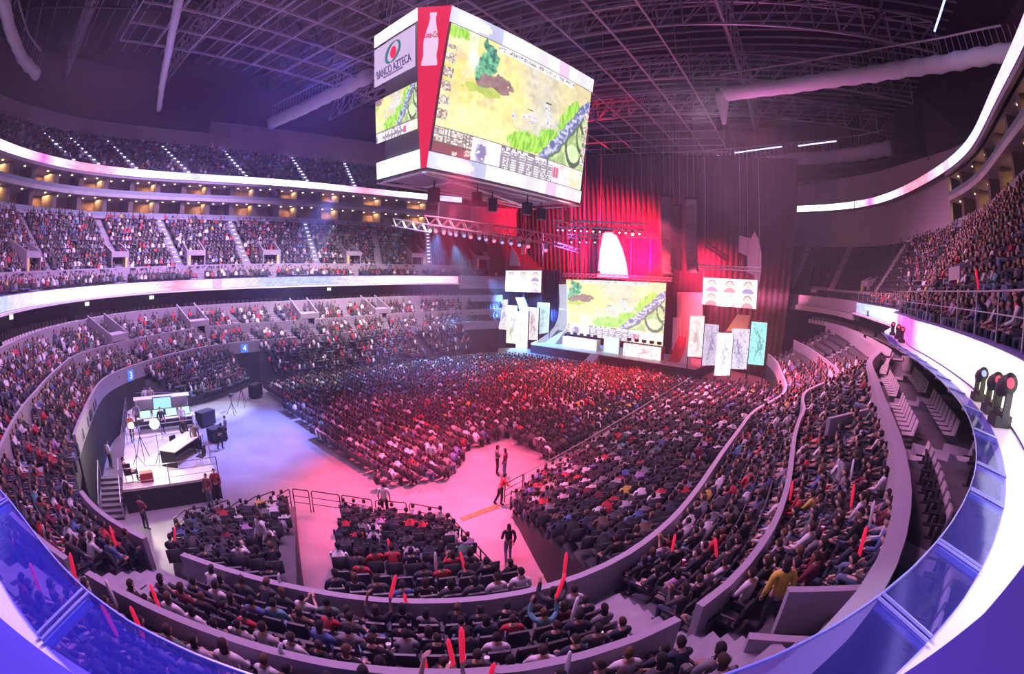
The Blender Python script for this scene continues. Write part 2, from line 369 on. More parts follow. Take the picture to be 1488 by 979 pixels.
RK_MID = [(38, RD), (44, PK), (52, WH), (62, VI), (75, BL), (92, BL), (100, VI), (106, PK), (112, RD), (118, PK), (124, WH), (136, WH), (148, VI), (156, BL), (195, BL), (205, (.11, .09, .50)), (215.5, (.12, .10, .50)), (219, (.4, .4, 1.0)), (223.5, WH), (229.5, WH), (231, YL), (233.5, YL), (236, PK), (238, WH), (243, WH), (247, PK), (250, MG), (257, MG), (262, VI), (268, WH), (280, WH), (295, LB_), (306, BL), (312, BL)]
RK_TOP = [(38, VI), (44, BL), (48, WH), (54, PK), (62, RD), (68, PK), (76, WH), (88, WH), (95, LB_), (102, BL), (108, LB_), (112, WH), (116, PK), (120, RD), (126, RD), (131, PK), (134, MG), (138, PK), (143, WH), (200, VI), (262, VI), (275, VI), (281, LB_), (286, LB_), (290, PK), (296, RD), (303, RD), (308, PK), (312, WH), (315, MG), (319, WH), (335, WH)]
def ribbon_colour(ph, v, keys):
    """advert bands running round the ribbon"""
    s = math.degrees(ph) % 360; c = keys[-1][1]
    if s < keys[0][0]: c = keys[0][1]
    for (a, ca), (b_, cb) in zip(keys[:-1], keys[1:]):
        if a <= s <= b_:
            t = (s-a)/(b_-a); c = [ca[i]*(1-t)+cb[i]*t for i in range(3)]; break
    n = math.sin(s*2.3+3*math.sin(v*5+s*.9)); k = 1+.16*n*(1 if min(c) < .8 else .3)
    k *= 1.35+1.0*min(c) if max(c) > .9 else 1.0; return tuple(q*k for q in c)
def ribbon(name, f, off, z0, z1, a0, a1, es, label, seed, seg=.35, rows=4):
    n = int((a1-a0)/R_(seg)); s = MB(); A = np.linspace(a0, a1, n+1)
    for a in A:
        p = rp(f, a, off)
        for j in range(rows+1): s.v.append((float(p[0]), float(p[1]), z0+(z1-z0)*j/rows))
    k = rows+1
    for i in range(n):
        for j in range(rows):
            s.f.append((i*k+j, i*k+j+1, (i+1)*k+j+1, (i+1)*k+j)); s.c.append(ribbon_colour(A[i], j/rows, seed))
    t = thing(name, label, 'LED display', P3(rp(f, a0, off), z0))
    s.build('display_face', ribbon_mat(name+'_light', es), t)
    b = MB(); sweep(b, lambda ph: [P3(rp(f, ph, off+.01), z0-.03), P3(rp(f, ph, off+.01), z1+.03), P3(rp(f, ph, off+.06), z1+.03), P3(rp(f, ph, off+.06), z0-.03)], a0, a1, 1.5, closed=True)
    b.build('housing', mat('blue_lit_cap', (.11, .10, .30), .5), t)
    return t
ribbon('ribbon_display', rL, .45, 9.40, 10.38, AL0, AL1, 1.0, 'long glowing white and magenta LED ribbon curving along the middle balcony front', RK_MID)
AA0 = ph_of(668, 290, rA, None, -.8); AA1 = ph_of(1147, 293, rA, None, -.8)
ribbon('ribbon_display', rA, -.8, 22.3, 23.15, AA0, AA1, 1.1, 'upper LED ribbon in white, pink and violet above the two suite levels', RK_TOP)

# glass strip with steel joints in front of the ledge
M_glass = bpy.data.materials.new('blue_tinted_glass'); M_glass.use_nodes = True; nt = M_glass.node_tree; out = nt.nodes['Material Output']
tr = nt.nodes.new('ShaderNodeBsdfTransparent'); tr.inputs[0].default_value = (.74, .74, 1.0, 1); gl = nt.nodes.new('ShaderNodeBsdfGlossy'); gl.inputs['Roughness'].default_value = .12; gl.inputs[0].default_value = (.8, .85, 1, 1)
di = nt.nodes.new('ShaderNodeBsdfDiffuse'); di.inputs[0].default_value = (.22, .24, .95, 1); m1 = nt.nodes.new('ShaderNodeMixShader'); m1.inputs[0].default_value = .08; m2 = nt.nodes.new('ShaderNodeMixShader'); m2.inputs[0].default_value = .10
nt.links.new(tr.outputs[0], m1.inputs[1]); nt.links.new(di.outputs[0], m1.inputs[2]); nt.links.new(m1.outputs[0], m2.inputs[1]); nt.links.new(gl.outputs[0], m2.inputs[2]); nt.links.new(m2.outputs[0], out.inputs[0])
MATS['blue_tinted_glass'] = M_glass
M_joint = mat('pale_joint_metal', (.42, .44, .80), .35, .3)
def gring(px, py): return ph_of(px, py, rL, 9.35)
joints = sorted([gring(104, 979)-.004, gring(1352, 940), gring(1430, 838), gring(1466, 745), gring(1470, 700)])
first = joints[0]; JJ = []
a = first
JJ = [R_(209.5), R_(211.6), gring(60, 935)]
for px, py in [(1352, 940), (1430, 838), (1466, 745), (1470, 700)]: JJ.append(gring(px, py))
JJ = sorted(JJ); extra = []
gap = JJ[3]-JJ[2]; JJ.insert(3, JJ[2]+gap/2)
a = JJ[-1]
while a < R_(258): a += R_(2.6); JJ.append(a)
for i, (a, b) in enumerate(zip(JJ[:-1], JJ[1:])):
    where = ['beside the lower corner of the ledge', 'over the heads of the crowd below', 'beneath the viewpoint', 'at the bend of the ledge'][min(3, i)]
    t = thing('glass_canopy_panel', 'bluish glass strip panel along the white ledge, %s along from the dark end' % (['first', 'second', 'third', 'fourth', 'fifth', 'sixth', 'seventh', 'eighth', 'ninth', 'tenth', 'eleventh', 'twelfth', 'thirteenth', 'fourteenth', 'fifteenth', 'sixteenth', 'seventeenth', 'eighteenth', 'nineteenth', 'twentieth', 'twenty-first', 'twenty-second'][i]), 'glass panel', P3(rp(rL, (a+b)/2), 9.4), 'glass strip panels along the ledge')
    g = MB(); e = R_(.03)
    sweep(g, lambda ph: [P3(rp(rL, ph, -.45), 9.44), P3(rp(rL, ph, -.45), 9.455), P3(rp(rL, ph, .0), 9.375), P3(rp(rL, ph, .0), 9.36)], a+e, b-e, .6, closed=True)
    g.build('pane', M_glass, t)
    g = MB(); p0, p1 = rp(rL, a, -.44), rp(rL, a, .0)
    for s_ in (-.028, .028):
        h = rn(rL, a); tt = np.array([-h[1], h[0]])*s_
        g.tube(P3(p0+tt, 9.465), P3(p1+tt, 9.385), .014, 5)
    g.tube(P3(p0, 9.40), P3(p1, 9.32), .035, 6); g.build('joint_bar', M_joint, t)
    g = MB(); sweep(g, lambda ph: [P3(rp(rL, ph, -.46), 9.44), P3(rp(rL, ph, -.46), 9.462), P3(rp(rL, ph, -.449), 9.462), P3(rp(rL, ph, -.449), 9.44)], a, b, .6, closed=True); g.build('edge_trim', M_joint, t)

# middle and upper tiers
rU0 = lambda ph: rL(ph)+.8
rU1 = lambda ph: rL(ph)+2.6
terrace('floor_balcony_terrace', rU0, rU1, 10.15, .25, 2)
rT = lambda ph: rA(ph)
curved_wall('wall_balcony_parapet', rU1, 10.4, 12.0, .12, R_(38), R_(208), M_wallgrey, .02)
curved_wall('wall_balcony_parapet', rU1, 10.4, 11.6, .12, R_(236), R_(322), M_wallgrey, .02)
rU2 = lambda ph: rL(ph)+2.75
terrace('floor_upper_terrace', rU2, rT, 11.3, .44, 14, back=17.6)
# suites: two storeys set back over the upper tier
rS = lambda ph: rA(ph)+3.0
slab = lambda z, th, f0, f1, nm, a0, a1, m=M_wallgrey: struct(nm, sweep(MB(), lambda ph: [P3(rp(f0, ph), z), P3(rp(f0, ph), z+th), P3(rp(f1, ph), z+th), P3(rp(f1, ph), z)], a0, a1, 2.0, closed=True), m)
SU0, SU1 = ph_of(634, 315, rA), R_(205); SV0, SV1 = R_(215), ph_of(1384, 293, rA)
for a0, a1 in ((SU0, SU1), (SV0, SV1)):
    slab(17.5, .25, lambda ph: rA(ph)-.2, rS, 'floor_suite', a0, a1)
    slab(19.85, .40, lambda ph: rA(ph)-.5, rS, 'floor_suite', a0, a1, M_conc)
    slab(22.0, .30, lambda ph: rA(ph)-.75, rS, 'ceiling_suite', a0, a1)
    curved_wall('wall_suite', rS, 17.5, 22.3, .2, a0, a1, mat('suite_back_wall', (.36, .22, .14), .8, noise=.6, nscale=.7))
# plain walls at the end of the suites, and the closed wall behind the ribbons
curved_wall('wall_end', rA, 17.3, 24.0, .3, R_(-38), SU0, M_wallgrey, -.3)
curved_wall('wall_end', rA, 17.3, 24.0, .3, SV1, R_(322), M_wallgrey, -.3)
# top tier, back wall band and roof edge
rV0 = lambda ph: rA(ph)-.5
rV1 = lambda ph: rA(ph)+8.8
terrace('floor_top_terrace', rV0, rV1, 22.9, .54, 11, back=29.2)
curved_wall('wall_top_band', rV1, 28.6, 31.2, .3, R_(94), R_(215), M_wallgrey, .1)
curved_wall('wall_top_band', rV1, 28.6, 32.9, .4, R_(50), R_(94), M_wallgrey, -.3)
zw = zcurve([(1150, 272), (1231, 256), (1310, 238), (1393, 212), (1440, 166), (1480, 108)], rA, -.45)
curved_wall('wall_top_band', rA, 22.0, zw, .3, R_(250), R_(334), M_wallgrey, -.45)
curved_wall('wall_outer', rV1, 0, 42, .3, 0, TAU, M_curtain, 3.5)
# raised dark cladding between the back of the top tier and the roof
slab(31.2, .2, rV1, lambda ph: rV1(ph)+3.6, 'ceiling_top_tier', R_(50), R_(332), M_black)
mb = MB(); n = 72; rp_ = [P3(rp(rV1, a, 4), 40.5) for a in np.linspace(0, TAU, n, endpoint=False)]
mb.add([(O2[0], O2[1], 44)]+rp_, [(0, i+1, (i+1) % n+1) for i in range(n)]); struct('ceiling_roof_deck', mb, M_roof)
# ------------------------------------------------------------------ seats are collected here: (x, y, z of the tread, heading, zone)
SEATS = []
def seat_row(pts, z, zone, spacing=.56, skip=None, face=None, start=.3):
    """pts: plan polyline; seats face to its left unless face (a function of the point) says otherwise"""
    P = np.array([p[:2] for p in pts], float); d = np.hypot(*(P[1:]-P[:-1]).T); S = np.concatenate([[0], np.cumsum(d)])
    for s in np.arange(start, S[-1]-.25, spacing):
        i = min(np.searchsorted(S, s, side='right')-1, len(d)-1); t = (s-S[i])/max(d[i], 1e-6); p = P[i]*(1-t)+P[i+1]*t
        zz = z if not callable(z) else z(p)
        if skip is not None and skip(p): continue
        if face is not None: h = face(p)
        else:
            v = P[i+1]-P[i]; h = math.atan2(v[0], -v[1])
        SEATS.append((p[0], p[1], zz, h, zone, round(s/spacing)))
def inside(p, Q):
    c = False; n = len(Q); j = n-1
    for i in range(n):
        if (Q[i][1] > p[1]) != (Q[j][1] > p[1]) and p[0] < (Q[j][0]-Q[i][0])*(p[1]-Q[i][1])/(Q[j][1]-Q[i][1])+Q[i][0]: c = not c
        j = i
    return c
def near_aisle(aisles, w=.62):
    """aisles: angles round the bowl centre"""
    def f(p):
        a = math.atan2(p[1]-O2[1], p[0]-O2[0]) % TAU; r = math.hypot(p[0]-O2[0], p[1]-O2[1])
        return any(abs(((a-b+PI) % TAU)-PI)*r < w for b in aisles)
    return f
def inward(f):
    def g(p):
        a = math.atan2(p[1]-O2[1], p[0]-O2[0]); n = rn(f, a); return math.atan2(-n[1], -n[0])
    return g
def band_seats(name, zone, aisles, a0, a1, rows=None, spacing=.52):
    fa, fb, z0, rise, n = BANDS[name]
    for k in range(n):
        if rows is not None and k not in rows: continue
        t = (k+.70)/n; f = lerp_ring(fa, fb, t); A = np.arange(a0, a1, R_(.6)); pts = [rp(f, a) for a in A]
        zz = z0+rise*k
        seat_row(pts, zz, zone+(k,), spacing, near_aisle(aisles), inward(f), start=.3+.13*(k % 3))
def stairs_along(name, fa, fb, z0, z1, a, width, n, m):
    mb = MB(); 
    for k in range(n):
        f0 = lerp_ring(fa, fb, k/n); f1 = lerp_ring(fa, fb, (k+1)/n); c0, c1 = rp(f0, a), rp(f1, a); h = rn(f0, a); t = np.array([-h[1], h[0]])*width/2
        z = z0+(z1-z0)*(k+1)/n; zb = z0-.2
        mb.hexa([P3(c0-t, zb), P3(c0+t, zb), P3(c1+t, zb), P3(c1-t, zb), P3(c0-t, z), P3(c0+t, z), P3(c1+t, z), P3(c1-t, z)])
    o = struct(name, mb, m); return o
M_stair = mat('stair_concrete', (.30, .28, .33), .8, noise=.2, nscale=3)
deg = math.degrees
# lower bowl aisles follow the openings in the walls
low_aisles = [R_(x) for x in (38, 50, 60.7, 72, 85, 93, 103, 113, 124, 135)] + [R_((gD2+gD3)/2), R_((gE0+gE1)/2), R_((gD0+gD1)/2), R_((gE2+gE3)/2)] + [R_(x) for x in (148, 176, 255, 268, 284, 300, 314)]
for a in low_aisles:
    stairs_along('floor_aisle_stair', rD, rE, 3.35, 4.75, a, 1.0, 8, M_stair); stairs_along('floor_aisle_stair', rE, rF, 4.9, 6.7, a, 1.0, 8, M_stair)
band_seats('floor_lower_terrace', ('lower',), low_aisles, BA0, BA1)
band_seats('floor_middle_terrace', ('middle',), low_aisles, BA0, BA1)
club_aisles = [R_(x) for x in (60, 85, 110, 135, 160, 230, 240, 252, 264, 280, 300)]
band_seats('floor_club_terrace', ('club',), club_aisles, R_(30), R_(325), rows=(0, 1), spacing=.60)
for a in club_aisles[5:]: stairs_along('floor_aisle_stair', rF, rCb, 6.7, 7.6, a, 1.0, 4, M_stair)
up_al = [hit(x, 345, rT)[0] for x in (24, 138, 229, 332, 442, 542, 621)]
up_ar = [hit(x, y, rT)[0] for x, y in ((1400, 345), (1318, 350), (1236, 355), (1175, 350), (1450, 330), (1488, 300))]
up_v = [hit(x, 372, rU2)[0] for x in (50, 175, 285, 395, 515, 610, 703)]
band_seats('floor_balcony_terrace', ('balcony',), up_v, R_(30), R_(205), spacing=.52)
band_seats('floor_balcony_terrace', ('balcony',), [], R_(231), R_(325), spacing=.52)
band_seats('floor_upper_terrace', ('upper',), up_al+up_ar, R_(33), R_(200), spacing=.52)
band_seats('floor_upper_terrace', ('upper',), up_al+up_ar, R_(237), R_(328), spacing=.52)
top_a = [hit(x, 215, rV1)[0] for x in (52, 92, 152, 234, 325, 424, 502)]
band_seats('floor_top_terrace', ('top',), top_a, R_(45), R_(175), spacing=.7)
M_steplight = glow('step_light', (.45, .45, 1.0), 5)
ORD = ['first', 'second', 'third', 'fourth', 'fifth', 'sixth', 'seventh', 'eighth', 'ninth', 'tenth', 'eleventh', 'twelfth', 'thirteenth', 'fourteenth', 'fifteenth', 'sixteenth', 'seventeenth', 'eighteenth', 'nineteenth', 'twentieth']
def ordw(n):   # 1-based ordinal in words
    if n <= 20: return ORD[n-1]
    tens = ['twenty', 'thirty', 'forty', 'fifty', 'sixty', 'seventy', 'eighty', 'ninety']
    t, u = divmod(n, 10); t -= 2
    if n >= 100: return 'hundred-and-'+ordw(n-100) if n > 100 else 'hundredth'
    return (['twentieth', 'thirtieth', 'fortieth', 'fiftieth', 'sixtieth', 'seventieth', 'eightieth', 'ninetieth'][t]) if u == 0 else tens[t]+'-'+ORD[u-1]
for i, a in enumerate(up_al+up_ar): stairs_along('floor_aisle_stair', rU2, rT, 11.3, 17.3, a, 1.1, 22, M_stair)
for i, a in enumerate(top_a): stairs_along('floor_aisle_stair', rV0, rV1, 22.8, 28.4, a, 1.0, 18, M_stair)
def step_lights(fa, fb, z0, z1, a, n, where):
    t_ = None
    for k in range(n):
        f = lerp_ring(fa, fb, (k+.5)/n); p = rp(f, a); z = z0+(z1-z0)*(k+1)/n+.06; h = rn(f, a)
        if t_ is None: t_ = thing('step_light_strip', where, 'step lights', P3(p, z), 'blue step lights on the stair aisles')
        MB().box((p[0], p[1], z), (.30, .30, .07), math.atan2(h[1], h[0])).build('lamp', M_steplight, t_)
for i, a in enumerate(up_al[2:5]+up_al[6:7]): step_lights(rU2, rT, 11.3, 17.3, a, 11, 'dotted blue step lights on the %s lit stair aisle of the upper tier' % ORD[i])
for i, a in enumerate(top_a): step_lights(rV0, rV1, 22.8, 28.4, a, 9, 'dotted blue step lights on the %s stair aisle of the topmost tier' % ORD[i])
# stairwell portals through the upper tier parapet
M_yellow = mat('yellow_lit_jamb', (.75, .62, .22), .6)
def portal(a, f, z0, h, i):
    c = rp(f, a, .2); nrm = rn(f, a); t = np.array([-nrm[1], nrm[0]]); ang = math.atan2(nrm[1], nrm[0])
    mb = MB()
    for s in (-1, 1):
        p = c+t*s*1.05; q = p+nrm*3.4; e = t*.12*s
        mb.prism([P3(p, z0), P3(q, z0), P3(q, z0+h+1.6), P3(p, z0+h)], (e[0], e[1], 0))
    mb.hexa([P3(c-t*1.05, z0+h-.55), P3(c+t*1.05, z0+h-.55), P3(c+t*1.05+nrm*1.2, z0+h-.55), P3(c-t*1.05+nrm*1.2, z0+h-.55), P3(c-t*1.05, z0+h), P3(c+t*1.05, z0+h), P3(c+t*1.05+nrm*1.2, z0+h+.1), P3(c-t*1.05+nrm*1.2, z0+h+.1)])
    struct('wall_portal', mb, M_wallgrey)
    mb = MB(); mb.hexa([P3(c-t*1.0+nrm*.9, z0), P3(c+t*1.0+nrm*.9, z0), P3(c+t*1.0+nrm*1.0, z0), P3(c-t*1.0+nrm*1.0, z0), P3(c-t*1.0+nrm*.9, z0+h-.5), P3(c+t*1.0+nrm*.9, z0+h-.5), P3(c+t*1.0+nrm*1.0, z0+h-.5), P3(c-t*1.0+nrm*1.0, z0+h-.5)])
    struct('portal_dark_opening', mb, M_black)  # black sheet standing in for the darkness inside the opening
    mb = MB(); s = -1 if i % 2 else 1
    p = c+t*s*.85
    mb.hexa([P3(p-t*.15, z0), P3(p+t*.15, z0), P3(p+t*.15+nrm*.85, z0), P3(p-t*.15+nrm*.85, z0), P3(p-t*.15, z0+h-.55), P3(p+t*.15, z0+h-.55), P3(p+t*.15+nrm*.85, z0+h-.55), P3(p-t*.15+nrm*.85, z0+h-.55)]); struct('trim_portal_jamb', mb, M_yellow)
for i, a in enumerate(up_v): portal(a, rU1, 10.3, 3.3, i)
for i, a in enumerate([hit(x, y, rU2)[0] for x, y in ((1255, 400), (1385, 385))]): portal(a, rU1, 10.3, 2.4, i)
for i, a in enumerate([R_(x) for x in (60.7, 85, 113, 135)]): portal(a, rE, 4.9, 1.5, i)

# stairwell parapets crossing the middle rows
def cross_wall(a, b, z, zlow, m=M_wallgrey):
    A, B = at(*a, z), at(*b, z); d = (B-A)/np.linalg.norm(B-A); n_ = np.array([-d[1], d[0], 0])*.16
    lo = lambda p: np.array([p[0], p[1], zlow]); struct('wall_stairwell', MB().hexa([lo(A), lo(B), lo(B+n_), lo(A+n_), A, B, B+n_, A+n_]), m)
cross_wall((1147, 860), (1300, 853), 6.7, 4.9); cross_wall((1088, 928), (1275, 934), 6.3, 4.9); cross_wall((1207, 608), (1276, 591), 6.9, 5.4)
VOIDS = [[(1040, 905), (1140, 858), (1345, 846), (1345, 932), (1085, 938), (1040, 925)], [(1198, 606), (1282, 588), (1286, 606), (1204, 622)]]
def in_void(px, py):
    for Q in VOIDS:
        if inside((px, py), np.array(Q, float)): return True
    return False
# ------------------------------------------------------------------ retractable stands standing on the arena floor
def resample(P, n):
    P = np.array([p[:2] for p in P], float); d = np.hypot(*(P[1:]-P[:-1]).T); S = np.concatenate([[0], np.cumsum(d)]); s = np.linspace(0, S[-1], n)
    return np.stack([np.interp(s, S, P[:, 0]), np.interp(s, S, P[:, 1])], 1)
def stand(name, label, front, back, zf, zb, rows, zone, side='l', gaps=(), n=36, skin=None):
    F = resample(front, n); B = resample(back, n); mb = MB(); v = []
    ts = []
    for k in range(rows): 
        z = zf+(zb-zf)*k/max(1, rows-1); ts += [(k/rows, z), ((k+1)/rows, z)]
    for i in range(n):
        mb.v.append((*F[i], 0.0))
        for t, z in ts: mb.v.append((*(F[i]*(1-t)+B[i]*t), z))
        mb.v.append((*B[i], 0.0))
    K = len(ts)+2
    for i in range(n-1):
        for j in range(K-1): mb.f.append((i*K+j, (i+1)*K+j, (i+1)*K+j+1, i*K+j+1))
    mb.f.append(tuple(range(K))); mb.f.append(tuple((n-1)*K+j for j in range(K-1, -1, -1)))
    t = thing(name, label, 'grandstand', (F[n//2][0], F[n//2][1], 0)); mb.build('stepped_deck', skin or M_tread, t)
    for k in range(rows):
        z = zf+(zb-zf)*k/max(1, rows-1); u = (k+.55)/rows; row = F*(1-u)+B*u
        d = np.hypot(*(row[1:]-row[:-1]).T); Lt = d.sum(); S = np.concatenate([[0], np.cumsum(d)])
        def skip(p, row=row, S=S, Lt=Lt):
            j = np.argmin(np.hypot(*(row-p).T)); f = S[j]/Lt
            return any(abs(f-g)*Lt < .6 for g in gaps)
        vF = F-B
        def face(p, row=row):
            j = np.argmin(np.hypot(*(row-p).T)); return math.atan2(vF[j][1], vF[j][0])
        seat_row(row, z, zone+(k,), .52, skip, face, start=.25+.1*(k % 2))
    return t, F, B
def ring_line(f, px0, px1, z, off, n=24):
    a = ph_of(*px0, f, z); b = ph_of(*px1, f, z)
    if b-a > PI: a += TAU
    if a-b > PI: b += TAU
    return [rp(f, x, off) for x in np.linspace(a, b, n)]
EF = [at(x, y, 1.35)[:2] for x, y in ((252, 754), (297, 736), (350, 726), (395, 714), (425, 710))]
EF2 = [at(x, y, 1.35)[:2] for x, y in ((493, 719), (540, 726), (590, 732), (645, 740))]
stand('end_grandstand', 'dark stepped grandstand section facing the aisle beside the control platform', EF, ring_line(rD, (222, 800), (420, 850), 4.4, -.15), .45, 3.3, 9, ('end block beside the platform',), n=30)
E2b = ring_line(rD, (470, 858), (800, 866), 4.4, -.15)
stand('end_grandstand', 'dark stepped grandstand section between the two floor aisles', EF2, E2b, .45, 3.3, 9, ('end block beside the vehicle aisle',), n=30)
RF = [at(x, y, 1.35)[:2] for x, y in ((746, 714), (764, 688), (857, 637), (940, 586), (1004, 548))]
RB = ring_line(rD, (908, 812), (1128, 556), 4.4, -.15)
stand('side_grandstand', 'long stepped grandstand with a dark end wall along the vehicle aisle', RF, RB, .35, 3.3, 11, ('side stand',), gaps=(.33, .66), n=40, skin=mat('stand_black', (.03, .03, .036), .7))
W1F = [at(x, y, .4)[:2] for x, y in ((262, 586), (300, 578), (340, 565), (378, 548))]
stand('far_grandstand', 'stepped grandstand full of people behind the control platform', W1F, ring_line(rD, (205, 526), (330, 498), 4.4, -.15), .4, 3.0, 9, ('far block behind the platform',), n=24)
W2F = [at(x, y, .4)[:2] for x, y in ((400, 550), (450, 545), (500, 538), (560, 529), (620, 520), (692, 508))]
stand('far_grandstand', 'long stepped grandstand on the far side beyond the floor seats', W2F, ring_line(rD, (374, 494), (672, 474), 4.4, -.15), .4, 3.2, 11, ('far stand',), gaps=(.36, .7), n=40)

# floor seating: straight rows facing the stage
FRONT_L, FRONT_R = at(771, 500, 1.2), at(976, 531, 1.2)
SD = (FRONT_R-FRONT_L)[:2]; SD /= np.linalg.norm(SD); SN = np.array([-SD[1], SD[0]]);
if SN[0] < 0: SN = -SN     # away from the camera
poly = [(384, 563), (450, 550), (560, 536), (640, 524), (735, 519), (800, 525), (870, 534), (990, 551), (1000, 557), (795, 664), (742, 632), (690, 643), (640, 690), (552, 702), (470, 640)]
PF = np.array([at(x, y, .45)[:2] for x, y in poly])
hs = math.atan2(SN[1], SN[0])
for r in range(105):
    base = FRONT_L[:2]-SN*(2.2+.82*r)
    for s in np.arange(-12, 50, .52):
        if abs((s-9.5) % 13) < .55: continue
        p = base+SD*s+SN*0
        if inside(p, PF): SEATS.append((p[0], p[1], 0.0, hs, ('floor', r), int(round(s/.52))))
print('seats', len(SEATS))

# ------------------------------------------------------------------ railings
M_rail = mat('black_rail', (.03, .03, .035), .4, .5)
M_railpale = mat('pale_rail', (.55, .52, .6), .3, .8)
def railing(name, label, pts, h, m, group=None, posts=1.6, bars=(1.0, .66, .33), r=.028, cat='railing'):
    """pts: 3D base line"""
    P = np.array(pts, float); d = np.linalg.norm(P[1:]-P[:-1], axis=1); S = np.concatenate([[0], np.cumsum(d)]); n = max(1, round(S[-1]/posts)); s = np.linspace(0, S[-1], n+1)
    Q = np.stack([np.interp(s, S, P[:, i]) for i in range(3)], 1)
    t = thing(name, label, cat, Q[0], group)
    for q in Q: MB().tube(q, q+np.array([0, 0, h]), r*1.15, 6).build('post', m, t)
    for b in bars:
        mb = MB(); line = P+np.array([0, 0, h*b]); mb.path(line, r if b == 1.0 else r*.7, 6); mb.build('rail_bar', m, t)
    return t
# vehicle aisle: one rail on the grandstand edge, one on the end block
e0, e1 = at(722, 690, 2.15), at(910, 800, 2.15)
def base_line(px, ztop, h): return [at(x, y, ztop)-np.array([0, 0, h]) for x, y in px]
railing('railing', 'black four-bar railing along the top of the side stand end wall', [at(x, y, 1.35+1.7*i/5)-np.array([0, 0, 1.0]) for i, (x, y) in enumerate(((743, 713), (772, 727), (809, 744), (852, 763), (880, 777), (912, 792)))], 1.0, M_rail, posts=1.25, bars=(1.0, .75, .5, .25))
railing('railing', 'long thin railing in front of the side stand facing the floor seats', base_line(((762, 688), (857, 636), (940, 586), (1004, 548)), 1.35, 1.0), 1.0, M_railpale, posts=2.0)
railing('railing', 'short black railing across the corner of the side stand', base_line(((734, 703), (760, 689)), 1.2, 1.0), 1.0, M_rail, posts=1.2)
railing('railing', 'black sloping railing beside the end block stairs along the vehicle aisle', [at(650, 745, 1.4)-np.array([0, 0, 1.]), at(700, 800, 2.6)-np.array([0, 0, 1.]), at(745, 850, 3.7)-np.array([0, 0, 1.])], 1.0, M_rail, posts=1.2)
barr = [((252, 754), (269, 740)), ((273, 740), (297, 736)), ((300, 738), (332, 726)), ((335, 736), (350, 726)), ((352, 733), (373, 720)), ((377, 721), (395, 714)), ((402, 721), (420, 710)), ((425, 710), (448, 713)), ((452, 713), (493, 719)), ((496, 719), (540, 726)), ((545, 727), (590, 730)), ((595, 731), (641, 739))]
for i, (a, b) in enumerate(barr):
    A, B = at(*a, 1.25), at(*b, 1.25); A[2] = B[2] = 0.12
    t = thing('crowd_barrier', 'black tubular barrier in front of the end blocks, %s from the control platform' % ORD[i], 'barrier', A, 'black barriers in front of the end blocks')
    u = (B-A); MB().path([A, A+[0, 0, 1.05], A+u*.04+[0, 0, 1.13], B-u*.04+[0, 0, 1.13], B+[0, 0, 1.05], B], .026).build('frame', M_rail, t)
    for hh in (.78, .45): MB().tube(A+[0, 0, hh], B+[0, 0, hh], .018).build('cross_bar', M_rail, t)
# dark end wall of the side stand and kerbs on the floor
w0, w1 = at(728, 735, 0), at(868, 856, 0)
mb = MB(); e = at(722, 694, 1.15+1.0)-[0, 0, 1.0]; f_ = at(912, 815, 2.15)-[0, 0, 1.0]
struct('trim_floor_strip', MB().prism([at(668, 752, .012), at(722, 732, .012), at(726, 737, .012), at(672, 757, .012)], (0, 0, .01)), mat('yellow_tape', (.42, .28, .07), .6, noise=.8, nscale=5))
struct('trim_stand_kerb', MB().prism([at(385, 552, .06), at(440, 545, .06), at(560, 534, .06), at(700, 513, .06), at(700, 516, .06), at(560, 537, .06), at(440, 549, .06), at(385, 556, .06)], (0, 0, .1)), M_wallgrey)
# balcony rail over the middle ribbon on the far right
def arc(f, a0, a1, off, z, n=40): return [P3(rp(f, a, off), z) for a in np.linspace(a0, a1, n)]
ra1 = ph_of(1488, 541, rL, None, .5)+R_(1.0)
railing('balcony_railing', 'steel railing above the ribbon in front of the crowded side balcony', arc(rL, ra1, AL1, .62, 10.45), 1.0, M_railpale, posts=1.9, bars=(1.0, .55), r=.022)
railing('balcony_railing', 'thin railing above the ribbon on the far balcony', arc(rL, AL0, R_(200), .62, 10.45), .55, M_dark, posts=3.2, bars=(1.0,), r=.02)
#PART3
# ------------------------------------------------------------------ pictures on the displays
def noise2(u, v, f, s=0):
    t = 0; a = 1
    for k in range(3):
        t += a*(math.sin(u*f*6.3+s+k*1.7+2.1*math.sin(v*f*4.1+k))*math.cos(v*f*5.2-s*.7+1.9*math.sin(u*f*3.3+k*2.2))); a *= .55; f *= 2.1
    return t/1.85
def blocks(u, v, s=1): 
    random.seed(int(u)*73856093 ^ int(v)*19349663 ^ s); return random.random()
def fbm(u, v, f, s=0):
    """lattice value noise in four octaves, 0..1"""
    t = 0; a = .5; 
    for k in range(4):
        x, y = u*f*1.6, v*f; xi, yi = math.floor(x), math.floor(y); fx, fy = x-xi, y-yi; fx, fy = fx*fx*(3-2*fx), fy*fy*(3-2*fy)
        h = lambda i, j: ((math.sin(i*127.1+j*311.7+s*74.7+k*13.3)*43758.5453) % 1.0)
        t += a*((h(xi, yi)*(1-fx)+h(xi+1, yi)*fx)*(1-fy)+(h(xi, yi+1)*(1-fx)+h(xi+1, yi+1)*fx)*fy); a *= .5; f *= 2.1
    return t/.9375
def mixc(a, b, t): t = max(0.0, min(1.0, t)); return np.array(a)*(1-t)+np.array(b)*t
